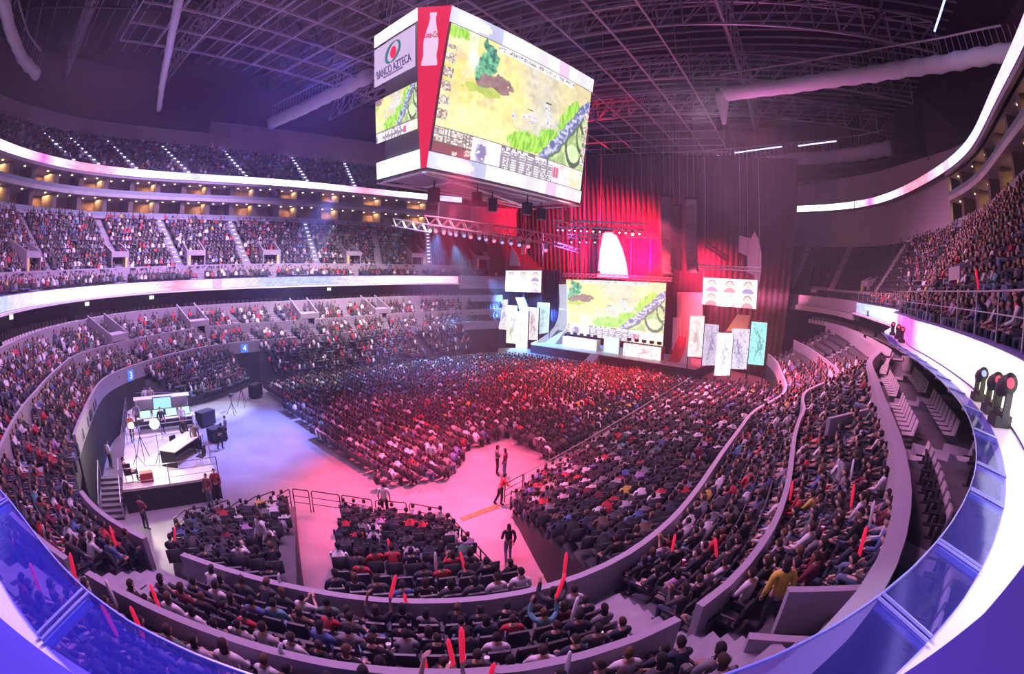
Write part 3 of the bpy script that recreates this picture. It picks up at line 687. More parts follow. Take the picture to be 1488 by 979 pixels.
def game(u, v):
    """a bright strategy-game map with a tree, bushes, a river and a status bar"""
    if v > .80:                                   # status bar with portraits and a table
        w_ = (v-.80)/.20
        if w_ < .04: return (.25, .2, .22)
        if u < .20:
            if w_ < .60:
                if (u*60) % 1 < .12 or (w_*3.4) % 1 < .12: return (.25, .2, .2)
                r = blocks(u*90, w_*14, 3); return mixc((1.0, .95, .85), (.35, .20, .20) if r > .3 else (.75, .35, .3), r*1.5-.35)
            if w_ < .66: return (.2, .1, .1)
            return mixc((.32, .09, .10), (.95, .8, .7), (fbm(u, v, 22, 4)-.5)*9) if u > .10 else (.34, .10, .12)
        if u < .31:
            n = fbm(u, v, 26, 3); d = math.hypot((u-.255)/.04, (w_-.62)/.58)
            return mixc((1.15, 1.1, 1.2), (.32, .25, .50), (1.1-d)*2*(.45+n)) if n < .62 else (1.15, 1.05, 1.15)
        if u < .37: return (1.1, 1.05, 1.1)
        if u < .74:
            if w_ < .14: return (.25, .2, .25) if blocks(u*80, 1, 5) > .55 else (1, .93, 1)
            if (u-.37)/.37*7 % 1 < .34: return mixc((.40, .32, .42), (1, .95, 1), (blocks(u*120, w_*8, 2)-.75)*4)
            return (.34, .28, .36) if ((w_*9) % 1 < .38 or blocks(u*140, w_*9, 8) > .8) else (1.05, .98, 1.02)
        if u < .79: return (.75, .15, .28) if .25 < w_ < .75 and (u*90) % 1 > .2 else (1, .88, .95)
        d = fbm(u, v, 16, 2); return mixc((1.1, .98, 1.0), (1.0, .62, .60), (d-.5)*4) if u < .88 else mixc((1.1, .98, .85), (1.0, .78, .40), (d-.45)*3)
    if v < .055+.0 and .28 < u < .84: return (.32, .27, .32) if fbm(u*3, v*3, 26, 11) > .52 and .012 < v < .045 else (1.05, .99, .98)
    if u < .052 and .16 < v < .74 and (v*9 % 1) < .72:
        r = blocks(u*120, v*80, 4); return mixc((1.0, .92, .8), (.35, .22, .18), r*1.4-.2)
    if u > .962 and .20 < v < .75 and (v*9 % 1) < .72:
        r = blocks(u*120, v*80, 6); return mixc((1.0, .95, .9), (.4, .25, .25), r*1.4-.2)
    n = fbm(u, v, 5, 1); n2 = fbm(u, v, 24, 2); n3_ = fbm(u, v, 9, 7)
    base = mixc((1.15, .96, .38), (1.05, .78, .22), (n-.35)*2.2)+(n2-.5)*.35
    base = mixc(base, np.array([1.0, .72, .42])+(n2-.5)*.5, (n3_-.58)*5*(1 if v < .55 else .3))
    base = mixc(base, np.array([1.05, 1.0, .50])+(n2-.5)*.4, (v-.5)*4*(.75-u)*3)
    g = (u-.36)*4+(n-.5)*1.6
    if g > 0: base = mixc(base, np.array([.70, .68, .56])*(.75+.55*n2)+np.array([.15, .14, .10])*(n3_-.5)*3, min(g, 1)*(1-max(0, (v-.62)*5)))
    if u > .62 and v < .42: base = mixc(base, np.array([.88, .76, .42])*(.75+.5*n2), (u-.62)*7)
    if v < .22 and u < .16: base = mixc(base, (1.15, 1.05, .75), 1-v*4)
    # tree
    d = math.hypot((u-.225)/.062, (v-.25)/.22)+(n3_-.5)*1.6
    if d < 1:
        q = fbm(u, v, 34, 5); base = mixc((.02, .16, .14), (.25, .72, .38), (q-.32)*2.6) if v < .36 or q > .5 else mixc((.30, .12, .10), (.75, .36, .24), q)
    d = math.hypot((u-.29)/.085, (v-.33)/.085)+(n3_-.5)*1.5
    if d < 1: base = mixc((.20, .10, .14), (.55, .36, .30), fbm(u, v, 30, 6))
    d = math.hypot((u-.22)/.10, (v-.42)/.035)+(n2-.5)*1.6
    if d < 1: base = mixc((.75, .80, .15), (.35, .55, .12), n2)
    d = math.hypot((u-.145)/.05, (v-.2)/.12)+(n3_-.5)
    if d < .9: base = mixc(base, (.8, 1.0, 1.1), 1-d)
    # bushes
    for cx_, cy_, rx, ry in ((.58, .70, .17, .085), (.70, .60, .10, .085), (.50, .75, .09, .05), (.825, .36, .06, .14), (.86, .25, .045, .10), (.02, .05, .10, .05)):
        if math.hypot((u-cx_+.35*(v-cy_))/rx, (v-cy_)/ry)+.9*(fbm(u*2.2, v*.7, 30, 9)-.5) < 1: base = mixc((.22, .60, .03), (.62, 1.05, .16), (fbm(u*2.5, v*.6, 34, 7)-.3)*2.4)
    # river bank, cliff and pond
    e = (v-.82)+(u-.64)*1.95+.10*(n3_-.5)
    if u > .62 and v > .10:
        if abs(e) < .075: base = mixc((.16, .17, .42), (.75, .78, 1.05), (fbm(u, v, 40, 8)-.42)*4)
        elif .075 <= e < .12: base = np.array([.16, .22, .14])
        elif e >= .12:
            base = mixc((.40, .58, .22), (.82, .95, .45), (n2-.3)*2)
            if math.hypot((u-.885)/.06, (v-.70)/.12) < 1: base = mixc((.60, .95, .38), (1.05, 1.2, .75), n3_*1.2)
            if abs(math.hypot((u-.90)/.075, (v-.56)/.22)-1) < .12 or abs(math.hypot((u-.96)/.05, (v-.42)/.2)-1) < .12: base = np.array([.12, .17, .10])
    # small figures
    for fx, fy in ((.42, .53), (.50, .50), (.53, .47), (.55, .51), (.57, .49), (.66, .45), (.665, .40), (.65, .34), (.672, .48), (.655, .37)):
        if math.hypot((u-fx)/.015, (v-fy)/.026) < 1+.5*(n2-.5): base = np.array([1.1, 1.02, 1.1]) if blocks(u*200, v*130) > .35 else np.array([.45, .42, .65])
    if (abs(u-.53) < .02 and abs(v-.425) < .004) or (abs(u-.655) < .02 and abs(v-.30) < .004): base = np.array([.1, .08, .1])
    return tuple(base)
def portraits(tint):
    def f(u, v):
        c = int(u*3); cu = (u*3) % 1; r = int(v*2); cv = (v*2) % 1
        if cu < .06 or cu > .94 or (cv < .05): return tuple(.75*x for x in tint)
        h = math.hypot((cu-.5)/.17, (cv-.45)/.25); b = math.hypot((cu-.5)/.33, (cv-1.05)/.42)
        if h < 1: return (.85, .62, .55)
        if h < 1.35 and cv < .5: return (.35, .22, .24)
        if b < 1: return (.60, .30, .36) if (c+r) % 2 else (.35, .30, .50)
        return tint
    return f
def poster(tint, dark, s):
    def f(u, v):
        n = noise2(u*1.3, v*2.2, 2.4, s)+.4*noise2(u, v, 9, s*2)
        k = math.hypot((u-.5-.1*math.sin(v*7+s))/.30, (v-.5)/.46)
        q = fbm(u, v*1.9, 7, s); a = max(0, min(1, (1.15-k)*1.4))*max(0, min(1, (q-.36)*3.6)); a = max(a, .8*(1 if abs(fbm(u, v*1.9, 4, s+20)-.5) < .018 else 0))
        return tuple(tint[i]*(1-a)+dark[i]*a for i in range(3))
    return f
SCR = screen_mat('display_picture', .92); SCRB = screen_mat('display_picture_bright', 1.25)
def txt(name, body, size, loc, ux, uy, m, parent, ext=.01, font_shear=0.0, align='CENTER', sx=1.0, bold=0.0):
    c = bpy.data.curves.new(name, 'FONT'); c.body = body; c.offset = bold; c.size = size; c.extrude = ext; c.align_x = align; c.align_y = 'CENTER'; c.shear = font_shear
    o0 = bpy.data.objects.new(name, c); COL.objects.link(o0); bpy.context.view_layer.update()
    me = bpy.data.meshes.new_from_object(o0.evaluated_get(bpy.context.evaluated_depsgraph_get())); me.materials.clear(); me.materials.append(m); bpy.data.objects.remove(o0)
    o = bpy.data.objects.new(name, me); COL.objects.link(o)
    ux = Vector(ux).normalized(); uy = Vector(uy); uy = (uy-ux*uy.dot(ux)).normalized(); n = ux.cross(uy)
    M = Matrix(((ux[0], uy[0], n[0], loc[0]), (ux[1], uy[1], n[1], loc[1]), (ux[2], uy[2], n[2], loc[2]), (0, 0, 0, 1)))
    if parent is not None: o.parent = parent     # the parent part sits at the place's origin
    o.matrix_basis = M @ Matrix.Diagonal((sx, 1, 1, 1)); return o

# ------------------------------------------------------------------ centre-hung scoreboard
zb, zt = 17.0, 26.0
LB, LR, RB_, RR = at(548, 261, zb), at(611, 244, zb), at(620, 243, zb), at(843, 295, zb)
LT, LRT, RT, RRT = at(544, 53, zt), at(607, 11, zt), at(657, 8, zt), at(863, 116, zt)
ctr = (LB+RR)/2; ctr2 = (LT+RRT)/2
sb = thing('scoreboard', 'huge four-sided hanging scoreboard with glowing screens over the floor seats', 'scoreboard', (ctr[0], ctr[1], zb))
far = lambda p, c: np.array([2*c[0]-p[0], 2*c[1]-p[1], p[2]])
# outline bottom / top: near-left end, long face, and their mirror images
botp = [LB, LR, RB_, RR, far(LR, ctr), far(RB_, ctr)]; topp = [LT, LRT, RT, RRT, far(LRT, ctr2), far(RT, ctr2)]
botp = [LB, LR, RB_, RR]; topp = [LT, LRT, RT, RRT]
cb = (LB+RR)/2; ct = (LT+RRT)/2
botp = [LB, LR, RB_, RR, far(LR, cb), far(RB_, cb)]; topp = [LT, LRT, RT, RRT, far(LRT, ct), far(RT, ct)]
n = len(botp); inn = .12
def shrink(P, k=.985): c = sum(P)/len(P); return [c+(p-c)*k for p in P]
bi, ti = shrink(botp, .93), shrink(topp, .90); ti = [q-[0, 0, .3] for q in ti]; bi = [q+[0, 0, .15] for q in bi]
M_sbhouse = mat('scoreboard_housing', (.12, .11, .14), .5, .3)
MB().add(bi+ti, [tuple(range(n-1, -1, -1)), tuple(range(n, 2*n))]+[(i, (i+1) % n, n+(i+1) % n, n+i) for i in range(n)]).build('housing', M_sbhouse, sb)
def face_quad(B0, B1, T0, T1, u0, u1, v0, v1):
    """part of a face: u along, v up (0 bottom); returns TL TR BR BL"""
    f = lambda u, v: (B0*(1-u)+B1*u)*(1-v)+(T0*(1-u)+T1*u)*v
    return [f(u0, v1), f(u1, v1), f(u1, v0), f(u0, v0)]
def sign_strip(u, v):
    g = .5+.5*math.sin(u*19); c = (1.0, .95, 1.0) if u > .30 else (.66, .68, .95)
    if .70 < u < .78: c = (.95, .50, .85)
    if .05 < u < .24 and math.hypot((u-.14)/.09, (v-.5)/.42) < 1: c = (1, 1, .9)
    return tuple(x*(.86+.45*g) for x in c)
# long face
grid_screen('main_screen', face_quad(RB_, RR, RT, RRT, .012, .988, .105, .895), 230, 140, game, SCR, sb)
grid_screen('sign_strip', face_quad(RB_, RR, RT, RRT, .0, 1.0, .90, 1.0), 60, 6, sign_strip, SCR, sb)
grid_screen('sign_strip', face_quad(RB_, RR, RT, RRT, .0, 1.0, .0, .10), 60, 6, sign_strip, SCR, sb)
# end face: from the left edge to the chamfer
grid_screen('sign_strip', face_quad(LB, LR, LT, LRT, 0, 1, .915, 1.0), 30, 4, lambda u, v: (1.5, 1.3, 1.5), SCRB, sb)
grid_screen('sign_strip', face_quad(LB, LR, LT, LRT, 0, 1, .0, .115), 30, 4, lambda u, v: (1.25, 1.35, 1.6), SCRB, sb)
grid_screen('end_screen', face_quad(LB, LR, LT, LRT, .02, .97, .245, .535), 60, 36, lambda u, v: game(.25+u*.72, .30+v*.66), SCR, sb)
lam = glow('backlit_lilac_panel', (.62, .45, .72), .95)
q = face_quad(LB, LR, LT, LRT, .02, .95, .635, .895)
nrm = np.cross(q[1]-q[0], q[3]-q[0]); nrm /= np.linalg.norm(nrm); nrm *= -1 if np.dot(nrm, CAM-q[0]) < 0 else 1
ad = MB().prism([q[0], q[1], q[2], q[3]], nrm*.05).build('advert_panel', lam, sb)
ux = (q[1]-q[0]); W = np.linalg.norm(ux); ux /= W; uy = q[0]-q[3]; H = np.linalg.norm(uy); uy /= H; c0 = (q[0]+q[2])/2+nrm*.08
def sub(o, par):   # parts of a part keep their place
    o.parent = par; o.location = (0, 0, 0)
    return o
def disc(c, rx, ry, a0=0, a1=TAU, r_in=0, n=40):
    P = [c+ux*rx*math.cos(t)+uy*ry*math.sin(t) for t in np.linspace(a0, a1, n)]; return P
M_green = mat('dark_green_print', (.03, .16, .15), .5, emit=(.04, .20, .19), es=.7); M_redp = mat('red_print', (.7, .02, .05), .5, emit=(.85, .02, .08), es=.9); M_navy = mat('navy_print', (.06, .05, .16), .5, emit=(.07, .06, .2), es=.5)
ec = c0+uy*H*.16
sub(MB().prism(disc(ec-uy*.05+ux*.05, .33, .38), nrm*.02).build('emblem_disc', M_redp), ad)
mb = MB()
for s0, s1, wd in ((R_(75), R_(285), .30), (R_(-110), R_(95), .26)):
    A = np.linspace(s0, s1, 26)
    for i in range(25):
        k0 = math.sin((i/25)*PI); k1 = math.sin(((i+1)/25)*PI); w0, w1 = wd*k0, wd*k1
        f = lambda t, r: ec+ux*(.70+r)*math.cos(t)+uy*(.60+r)*math.sin(t)+ux*.22*math.sin(t)
        P = [f(A[i], -w0/2), f(A[i+1], -w1/2), f(A[i+1], w1/2), f(A[i], w0/2)]; mb.prism(P, nrm*.02)
sub(mb.build('emblem_swoosh', M_green), ad)
txt('lettering', 'BANCO AZTECA', .74, c0-uy*H*.24, ux, uy, M_navy, ad, .01, sx=W*.92/(.74*8.1), bold=.008)
txt('small_print', 'VIVE TU SUEÑO HECHO REALIDAD', .17, c0-uy*H*.38, ux, uy, M_navy, ad, .01, sx=.8)
# red corner with a bottle outline
rq = [LRT, RT, RB_, LR]; rn_ = np.cross(rq[1]-rq[0], rq[3]-rq[0]); rn_ /= np.linalg.norm(rn_); rn_ *= -1 if np.dot(rn_, CAM-rq[0]) < 0 else 1
M_red = glow('backlit_red_panel', (.80, .012, .06), .85)
rc = MB().prism(rq, rn_*.05).build('corner_panel', M_red, sb)
ux2 = RT-LRT; W2 = np.linalg.norm(ux2); ux2 /= W2; mid_t = (RT+LRT)/2; mid_b = (RB_+LR)/2; uy2 = mid_t-mid_b; H2 = np.linalg.norm(uy2); uy2 /= H2
prof = [(.36, 0), (.40, .012), (.39, .05), (.37, .10), (.33, .17), (.32, .22), (.35, .30), (.365, .40), (.35, .50), (.32, .56), (.27, .64), (.20, .74), (.15, .84), (.135, .925), (.165, .93), (.165, 1.0)]
bh = H2*.335; b0 = mid_t-uy2*H2*.375-ux2*.02+rn_*.07; wsc = .92
P = [b0-ux2*wsc*w_*1.25+uy2*bh*v for w_, v in prof]+[b0+ux2*wsc*w_*1.25+uy2*bh*v for w_, v in prof[::-1]]
bt = MB().prism(P, rn_*.03).build('bottle_mark', glow('backlit_pale_mark', (.80, .55, .78), .95)); sub(bt, rc)
txt('lettering', 'Coca-Cola', .52, b0+uy2*bh*.57+rn_*.05, ux2, uy2, glow('deep_red_print', (.62, .0, .03), .9), rc, .01, .35, sx=.43, bold=.014)
# underside frame, hanging boxes, cables
mb = MB(); z = zb-.25
mids = shrink(botp, 1.0)
for k in (.98, .6): 
    c = sum(botp)/n; Q = [c+(p-c)*k-[0, 0, .25] for p in botp]
    for i in range(n): mb.tube(Q[i], Q[(i+1) % n], .07, 6)
c = sum(botp)/n
for p in botp: mb.tube(c-[0, 0, .25], p-[0, 0, .25], .06, 6)
mb.build('underframe', M_alu, sb)
mb = MB().add([p*1.0-[0, 0, .02] for p in shrink(botp, .97)], [tuple(range(n))]); mb.build('underside', mat('pale_underside', (.4, .36, .42), .7), sb)
for k, (u, v) in enumerate(((.12, .3), (.3, .12), (.45, .3), (.62, .12), (.8, .3), (.93, .1))):
    p = (RB_*(1-u)+RR*u)*(1-v)+(far(RR, cb)*(1-u)+far(RB_, cb)*u)*v
    mb = MB(); p = p-[0, 0, .3]; mb.tube(p, p-[0, 0, .5], .05).box(p-[0, 0, .95], (.5, .6, .9), .4*k)
    mb.build('hung_loudspeaker', M_dark, sb)
for p in ti: MB().tube(p, [p[0]*.97+ct[0]*.03, p[1]*.97+ct[1]*.03, 36], .03, 5).build('cable', M_steel, sb)

# ------------------------------------------------------------------ stage
PL = FRONT_L.copy(); n3 = np.array([SN[0], SN[1], 0.0]); s3 = np.array([SD[0], SD[1], 0.0])
def on(x, y, k): return at_plane(x, y, PL+n3*k, n3)        # the point on the upright plane k metres behind the stage front
def panel(name, px, k, th, m, parent): return MB().prism([on(x, y, k) for x, y in px], n3*th).build(name, m, parent)
st = thing('stage', 'long low stage with a dark front and pale deck beneath the main screen', 'stage', (PL[0], PL[1], 0))
u_of = lambda x, y, k=0: float(np.dot(on(x, y, k)-PL, s3))
uL, uR = 0.0, u_of(1010, 545)
def su(u, k, z): q = PL+s3*u+n3*k; return (q[0], q[1], z)
M_deck = mat('stage_deck', (.5, .48, .52), .4); M_stagefront = mat('stage_front_black', (.04, .03, .05), .7)
MB().hexa([su(uL, 0, 0), su(uR, 0, 0), su(uR, 8, 0), su(uL, 8, 0), su(uL, 0, 1.12), su(uR, 0, 1.12), su(uR, 8, 1.12), su(uL, 8, 1.12)]).build('base', M_stagefront, st)
MB().hexa([su(uL, -.02, 1.12), su(uR, -.02, 1.12), su(uR, 8, 1.12), su(uL, 8, 1.12), su(uL, -.02, 1.2), su(uR, -.02, 1.2), su(uR, 8, 1.2), su(uL, 8, 1.2)]).build('deck', M_deck, st)
ka = u_of(862, 518); MB().hexa([su(ka-.6, -1.6, 0), su(ka+1.0, -1.6, 0), su(ka+1.1, .0, 0), su(ka-.7, .0, 0), su(ka-.6, -1.6, .1), su(ka+1.0, -1.6, .1), su(ka+.8, 0, 1.15), su(ka-.4, 0, 1.15)]).build('ramp', M_white, st)
# main screen
ks = 6.5
scr = thing('stage_screen', 'giant centre stage screen showing the game map above two player desks', 'screen', on(895, 480, ks))
TLq, TRq = on(823, 406, ks), on(967, 411, ks); BRq, BLq = on(963, 503, ks), on(821, 484, ks)
TRq[:2] = BRq[:2]; BLq[:2] = TLq[:2]
grid_screen('picture_wall', [TLq, TRq, BRq, BLq], 120, 76, lambda u, v: tuple(x*1.12+.08 for x in game(.15+u*.82, v)), SCR, scr)
MB().prism([TLq+n3*.05, TRq+n3*.05, BRq+n3*.05, BLq+n3*.05], n3*.4).build('housing', M_black, scr)
tp = lambda px, py, k, zz: on(px, py, k)
# truss maker
def truss(t, p, q, wd, m, name='truss_beam', step=None, r=.06):
    p = np.array(p, float); q = np.array(q, float); d = q-p; L = np.linalg.norm(d); d /= L; up = np.array([0, 0, 1.0]); sd = np.cross(d, up); sd /= np.linalg.norm(sd); up = np.cross(sd, d)
    mb = MB(); h = wd/2; cs = [(-h, -h), (h, -h), (h, h), (-h, h)]
    for a, b in cs: mb.tube(p+sd*a+up*b, q+sd*a+up*b, r, 5)
    k = max(2, round(L/(step or wd))); 
    for i in range(k):
        a, b = p+d*L*i/k, p+d*L*(i+1)/k
        for (c1, c2) in ((0, 1), (1, 2), (2, 3), (3, 0)):
            A = a if i % 2 else b; B = b if i % 2 else a
            mb.tube(A+sd*cs[c1][0]+up*cs[c1][1], B+sd*cs[c2][0]+up*cs[c2][1], r*.6, 4)
    return mb.build(name, m, t)
M_trred = mat('red_lit_truss', (.85, .26, .34), .5, .1); M_trblue = mat('aluminium_truss', (.72, .74, .85), .35, .6)  # red stage light on the truss is put into its base colour
t = thing('screen_truss', 'long aluminium truss hanging just above the main stage screen', 'truss', on(895, 402, ks-.3))
truss(t, on(819, 399, ks-.3), on(976, 406, ks-.3), .45, M_trblue)
for x, y in ((829, 397), (847, 397), (870, 399), (916, 401), (944, 402), (962, 403)):
    p = on(x, y, ks-.3); MB().tube(p, [p[0], p[1], 30], .03, 5).build('hanging_cable', M_steel, t); MB().box(p+[0, 0, .35], (.35, .35, .4)).build('chain_hoist', M_dark, t)
# player desks
def desk(name, label, px, k, kd, content, mt):
    """px: TL TR BR BL of the lit front"""
    P = [on(x, y, k) for x, y in px]; zt_ = (P[0][2]+P[1][2])/2; P[0][2] = P[1][2] = zt_; P[2][2] = P[3][2] = 1.2; P[3][:2] = P[0][:2]; P[2][:2] = P[1][:2]
    t = thing(name, label, 'desk', ((P[3][0]+P[2][0])/2, (P[3][1]+P[2][1])/2, 1.2))
    MB().prism([p+n3*.03 for p in P], n3*kd).build('counter', mt, t)
    grid_screen('lit_front', [p for p in P], 24, 8, content, SCRB, t)
    L = np.linalg.norm(P[1]-P[0]); d = (P[1]-P[0])/L
    for i in range(5):
        c = P[0]+d*L*(i+.5)/5+n3*kd*.5
        m_ = thing('computer_monitor', 'dark computer monitor, %s along the %s' % (ORD[i], 'white-fronted player desk' if label.startswith('white') else 'red-lit player desk'), 'monitor', c, 'monitors on the player desks')
        MB().box(c+[0, 0, .45], (.06, .62, .38), hs).build('panel', M_black, m_); MB().box(c+[0, 0, .12], (.05, .08, .24), hs).build('stand', M_dark, m_)
    return t
desk('player_desk', 'white-fronted player desk on the stage below the screen', [(818, 489), (867, 494), (867, 505), (818, 499)], 2.6, 1.0, poster((1.2, 1.25, 1.3), (.9, .9, 1.2), 2), M_white)
desk('player_desk', 'red-lit player desk with white front panels on the stage', [(906, 499), (961, 504), (961, 519), (906, 513)], 2.2, 1.0, poster((1.3, 1.0, 1.1), (1.0, .35, .4), 4), mat('red_desk', (.6, .1, .15), .5))
c_ = thing('stage_totem', 'pale blue glowing panel standing between the two player desks', 'display panel', on(889, 511, 2.4))
P = [on(878, 490, 2.4), on(900, 491, 2.4), on(899, 512, 2.4), on(878, 510, 2.4)]; P[0][2] = P[1][2]; P[3][2] = P[2][2] = 1.2; P[3][:2] = P[0][:2]; P[2][:2] = P[1][:2]
grid_screen('picture', P, 16, 16, poster((.75, 1.1, 1.2), (1.1, 1.2, .9), 1), SCR, c_); MB().prism([p+n3*.02 for p in P], n3*.3).build('housing', M_white, c_)
# wings: curved white ramps and stairs
def steps(name, label, b0, b1, t0, t1, n, m, rail_m):
    """b0,b1 bottom front edge; t0,t1 top edge"""
    b0, b1, t0, t1 = [np.array(p, float) for p in (b0, b1, t0, t1)]; t = thing(name, label, 'stairs', b0)
    zf = b0[2]
    for i in range(n):
        f0, f1 = i/n, (i+1)/n; A, B = b0+(t0-b0)*f0, b1+(t1-b1)*f0; C, D = b1+(t1-b1)*f1, b0+(t0-b0)*f1; z = b0[2]+(t0[2]-b0[2])*f1
        g = lambda p, zz: (p[0], p[1], zz)
        MB().hexa([g(A, zf-.02), g(B, zf-.02), g(C, zf-.02), g(D, zf-.02), g(A, z), g(B, z), g(C, z), g(D, z)]).build('step', m, t)
    for a, b in ((b0, t0), (b1, t1)):
        MB().path([a, a+[0, 0, .9], b+[0, 0, .9], b], .03).build('handrail', rail_m, t)
    return t
M_redstep = mat('red_step', (.85, .10, .12), .5)
steps('stage_stairs', 'pale stairs climbing from the deck to the white wing of the stage', su(u_of(794, 498, 3), 3.0, 1.2), su(u_of(807, 500, 3), 3.0, 1.2), su(u_of(811, 478, 5), 5.0, 3.0), su(u_of(821, 478, 5), 5.0, 3.0), 9, M_white, M_alu)
steps('stage_stairs', 'red-lit stairs at the orange end of the stage', su(u_of(971, 522, 2.5), 2.5, 1.2), su(u_of(984, 524, 2.5), 2.5, 1.2), su(u_of(986, 492, 6), 6.0, 4.0), su(u_of(997, 492, 6), 6.0, 4.0), 12, M_redstep, M_redstep)
wing = thing('stage_wing', 'tall white curved scenery wing beside the bright end of the stage screen', 'scenery', on(800, 500, 5.8))
crv = [(771, 499), (785, 492), (797, 484), (806, 474), (811, 462), (813, 440), (812, 413), (823, 413), (824, 470), (818, 490), (800, 500)]
panel('scenery_panel', crv, 5.9, .25, mat('glowing_white_scenery', (.85, .86, .9), .5, emit=(.75, .85, 1.0), es=.55), wing)  # panel given a glow of its own by emission, though it is no lamp
wing = thing('stage_wing', 'tall pink and orange scenery wall beside the red stairs', 'scenery', on(995, 520, 7))
panel('scenery_panel', [(984, 424), (1020, 425), (1021, 520), (982, 518)], 7.6, .3, mat('peach_scenery', (.85, .55, .5), .6), wing)
panel('scenery_panel', [(978, 461), (990, 462), (989, 512), (976, 510)], 6.8, .3, mat('peach_scenery', (.85, .55, .5), .6), wing)
panel('scenery_panel', [(986, 530), (1000, 497), (1004, 497), (1002, 535)], 2.4, .2, M_white, wing)
# lit poster panels either side of the stage
def lit_panel(px, k, tint, dark, s, label, es=None, name='poster_display'):
    es = es or screen_mat('display_picture_poster', .95); dark = tuple(.62*d for d in dark); tint = tuple(.92*d for d in tint)
    P = [on(x, y, k) for x, y in px]; P[3][:2] = P[0][:2]; P[2][:2] = P[1][:2]
    t = thing(name, label, 'display panel', (P[3][0], P[3][1], 0))
    grid_screen('picture', P, 22, 44, poster(tint, dark, s), es, t)
    MB().prism([p+n3*.03 for p in P], n3*.25).build('housing', M_black, t)
    for p in (P[3], P[2]):
        if p[2] > .4: MB().tube(p+n3*.15, (p[0]+n3[0]*.15, p[1]+n3[1]*.15, 0), .06).build('support_leg', M_dark, t)
    return t
lit_panel([(725, 435), (738, 435), (737, 479), (725, 478)], 4, (1.0, .95, 1.05), (.65, .6, .85), 3, 'narrow pale poster display at the outer end of the far display cluster')
lit_panel([(737, 443), (752, 444), (752, 500), (737, 498)], 3.2, (1.15, 1.1, .95), (.8, .7, .4), 5, 'cream poster display between two others in the far cluster')
lit_panel([(751, 452), (768, 452), (768, 508), (751, 508)], 2, (1.3, 1.3, 1.3), (1.1, 1.0, .9), 7, 'brightest white poster display low in the far cluster')
lit_panel([(766, 446), (783, 447), (782, 494), (766, 494)], 2.8, (1.1, .98, .98), (.8, .45, .5), 9, 'pink patterned poster display in the far cluster')
lit_panel([(781, 439), (799, 440), (797, 483), (781, 486)], 3.4, (.75, .98, 1.0), (.55, .75, .85), 11, 'pale cyan poster display nearest the stage in the far cluster')
lit_panel([(1003, 459), (1024, 459), (1023, 519), (1001, 518)], -1, (1.15, 1.0, 1.0), (1.0, .75, .7), 2, 'glowing pinkish white poster display beside the red stairs')
lit_panel([(1023, 470), (1045, 472), (1043, 531), (1021, 531)], .3, (.85, .72, .98), (.42, .42, .68), 4, 'lilac poster display second from the red stairs', screen_mat('display_picture_dim', .85))
lit_panel([(1043, 483), (1066, 484), (1064, 546), (1041, 546)], -1.4, (1.3, 1.25, 1.35), (.95, .9, 1.1), 6, 'brightest white poster display in the near display cluster')
lit_panel([(1064, 477), (1090, 478), (1088, 537), (1062, 536)], -.4, (.90, .82, 1.05), (.45, .42, .68), 8, 'grey and lilac poster display with curling lines')
lit_panel([(1092, 467), (1115, 469), (1111, 531), (1089, 529)], -1.2, (.45, 1.1, 1.15), (.12, .50, .45), 10, 'turquoise poster display at the outer end of the near cluster')
# player portrait screens
def portrait_screen(px, k, tint, label, tname):
    P = [on(x, y, k) for x, y in px]; P[3][:2] = P[0][:2]; P[2][:2] = P[1][:2]
    t = thing('portrait_screen', label, 'screen', P[3])
    grid_screen('picture', P, 48, 30, portraits(tint), SCRB, t); MB().prism([p+n3*.03 for p in P], n3*.3).build('housing', M_black, t)
    for p in (P[0], P[1]): MB().tube(p+n3*.15, (p[0]+n3[0]*.15, p[1]+n3[1]*.15, 26), .03).build('hanging_cable', M_steel, t)
    return t
portrait_screen([(735, 393), (787, 393), (785, 425), (735, 423)], .5, (1.1, 1.12, 1.3), 'white hanging screen with six player portraits on the blue-lit side', 'b')
portrait_screen([(1022, 403), (1101, 407), (1098, 449), (1021, 442)], 1.5, (1.35, 1.0, 1.2), 'pink hanging screen with six player portraits on the red-lit side', 'r')
# scenery fins
def fin(px, k, m, label):
    t = thing('scenery_fin', label, 'scenery', on(*px[0], k)); panel('fin_panel', px, k, .25, m, t)
    c = on(*px[1], k); MB().tube(c, (c[0], c[1], 28), .025).build('hanging_cable', M_steel, t); return t
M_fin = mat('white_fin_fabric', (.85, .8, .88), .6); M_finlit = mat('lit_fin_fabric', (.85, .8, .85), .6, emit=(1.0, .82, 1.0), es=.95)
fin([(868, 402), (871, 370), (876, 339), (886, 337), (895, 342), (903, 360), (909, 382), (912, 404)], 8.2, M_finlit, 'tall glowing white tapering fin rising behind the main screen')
fin([(740, 386), (743, 358), (748, 366), (753, 376), (755, 386)], 5, M_fin, 'small pointed white fin above the blue-side portrait screen')
fin([(757, 362), (760, 354), (764, 356), (763, 368), (757, 370)], 5.4, M_fin, 'tiny pale fin scrap under the red truss')
fin([(1086, 396), (1086, 372), (1073, 366), (1074, 342), (1091, 346), (1096, 336), (1102, 348), (1106, 368), (1106, 395), (1101, 424), (1097, 430), (1096, 400)], 3.0, mat('pink_fin_fabric', (.80, .52, .66), .6), 'hooked pink fin hanging beside the red-side portrait screen')
fin([(749, 432), (761, 432), (768, 450), (756, 453)], 5.0, M_fin, 'slanted grey fin above the far display cluster')
fin([(1054, 482), (1071, 457), (1090, 458), (1086, 479)], 4.0, mat('pink_fin_fabric', (.80, .52, .66), .6), 'slanted lilac-pink fin behind the near display cluster')
# truss over the portrait screen
t = thing('screen_truss', 'pink-lit truss above the red-side portrait screen', 'truss', on(1060, 390, 1.3)); truss(t, on(1015, 387, 1.3), on(1105, 392, 1.3), .4, M_trblue)
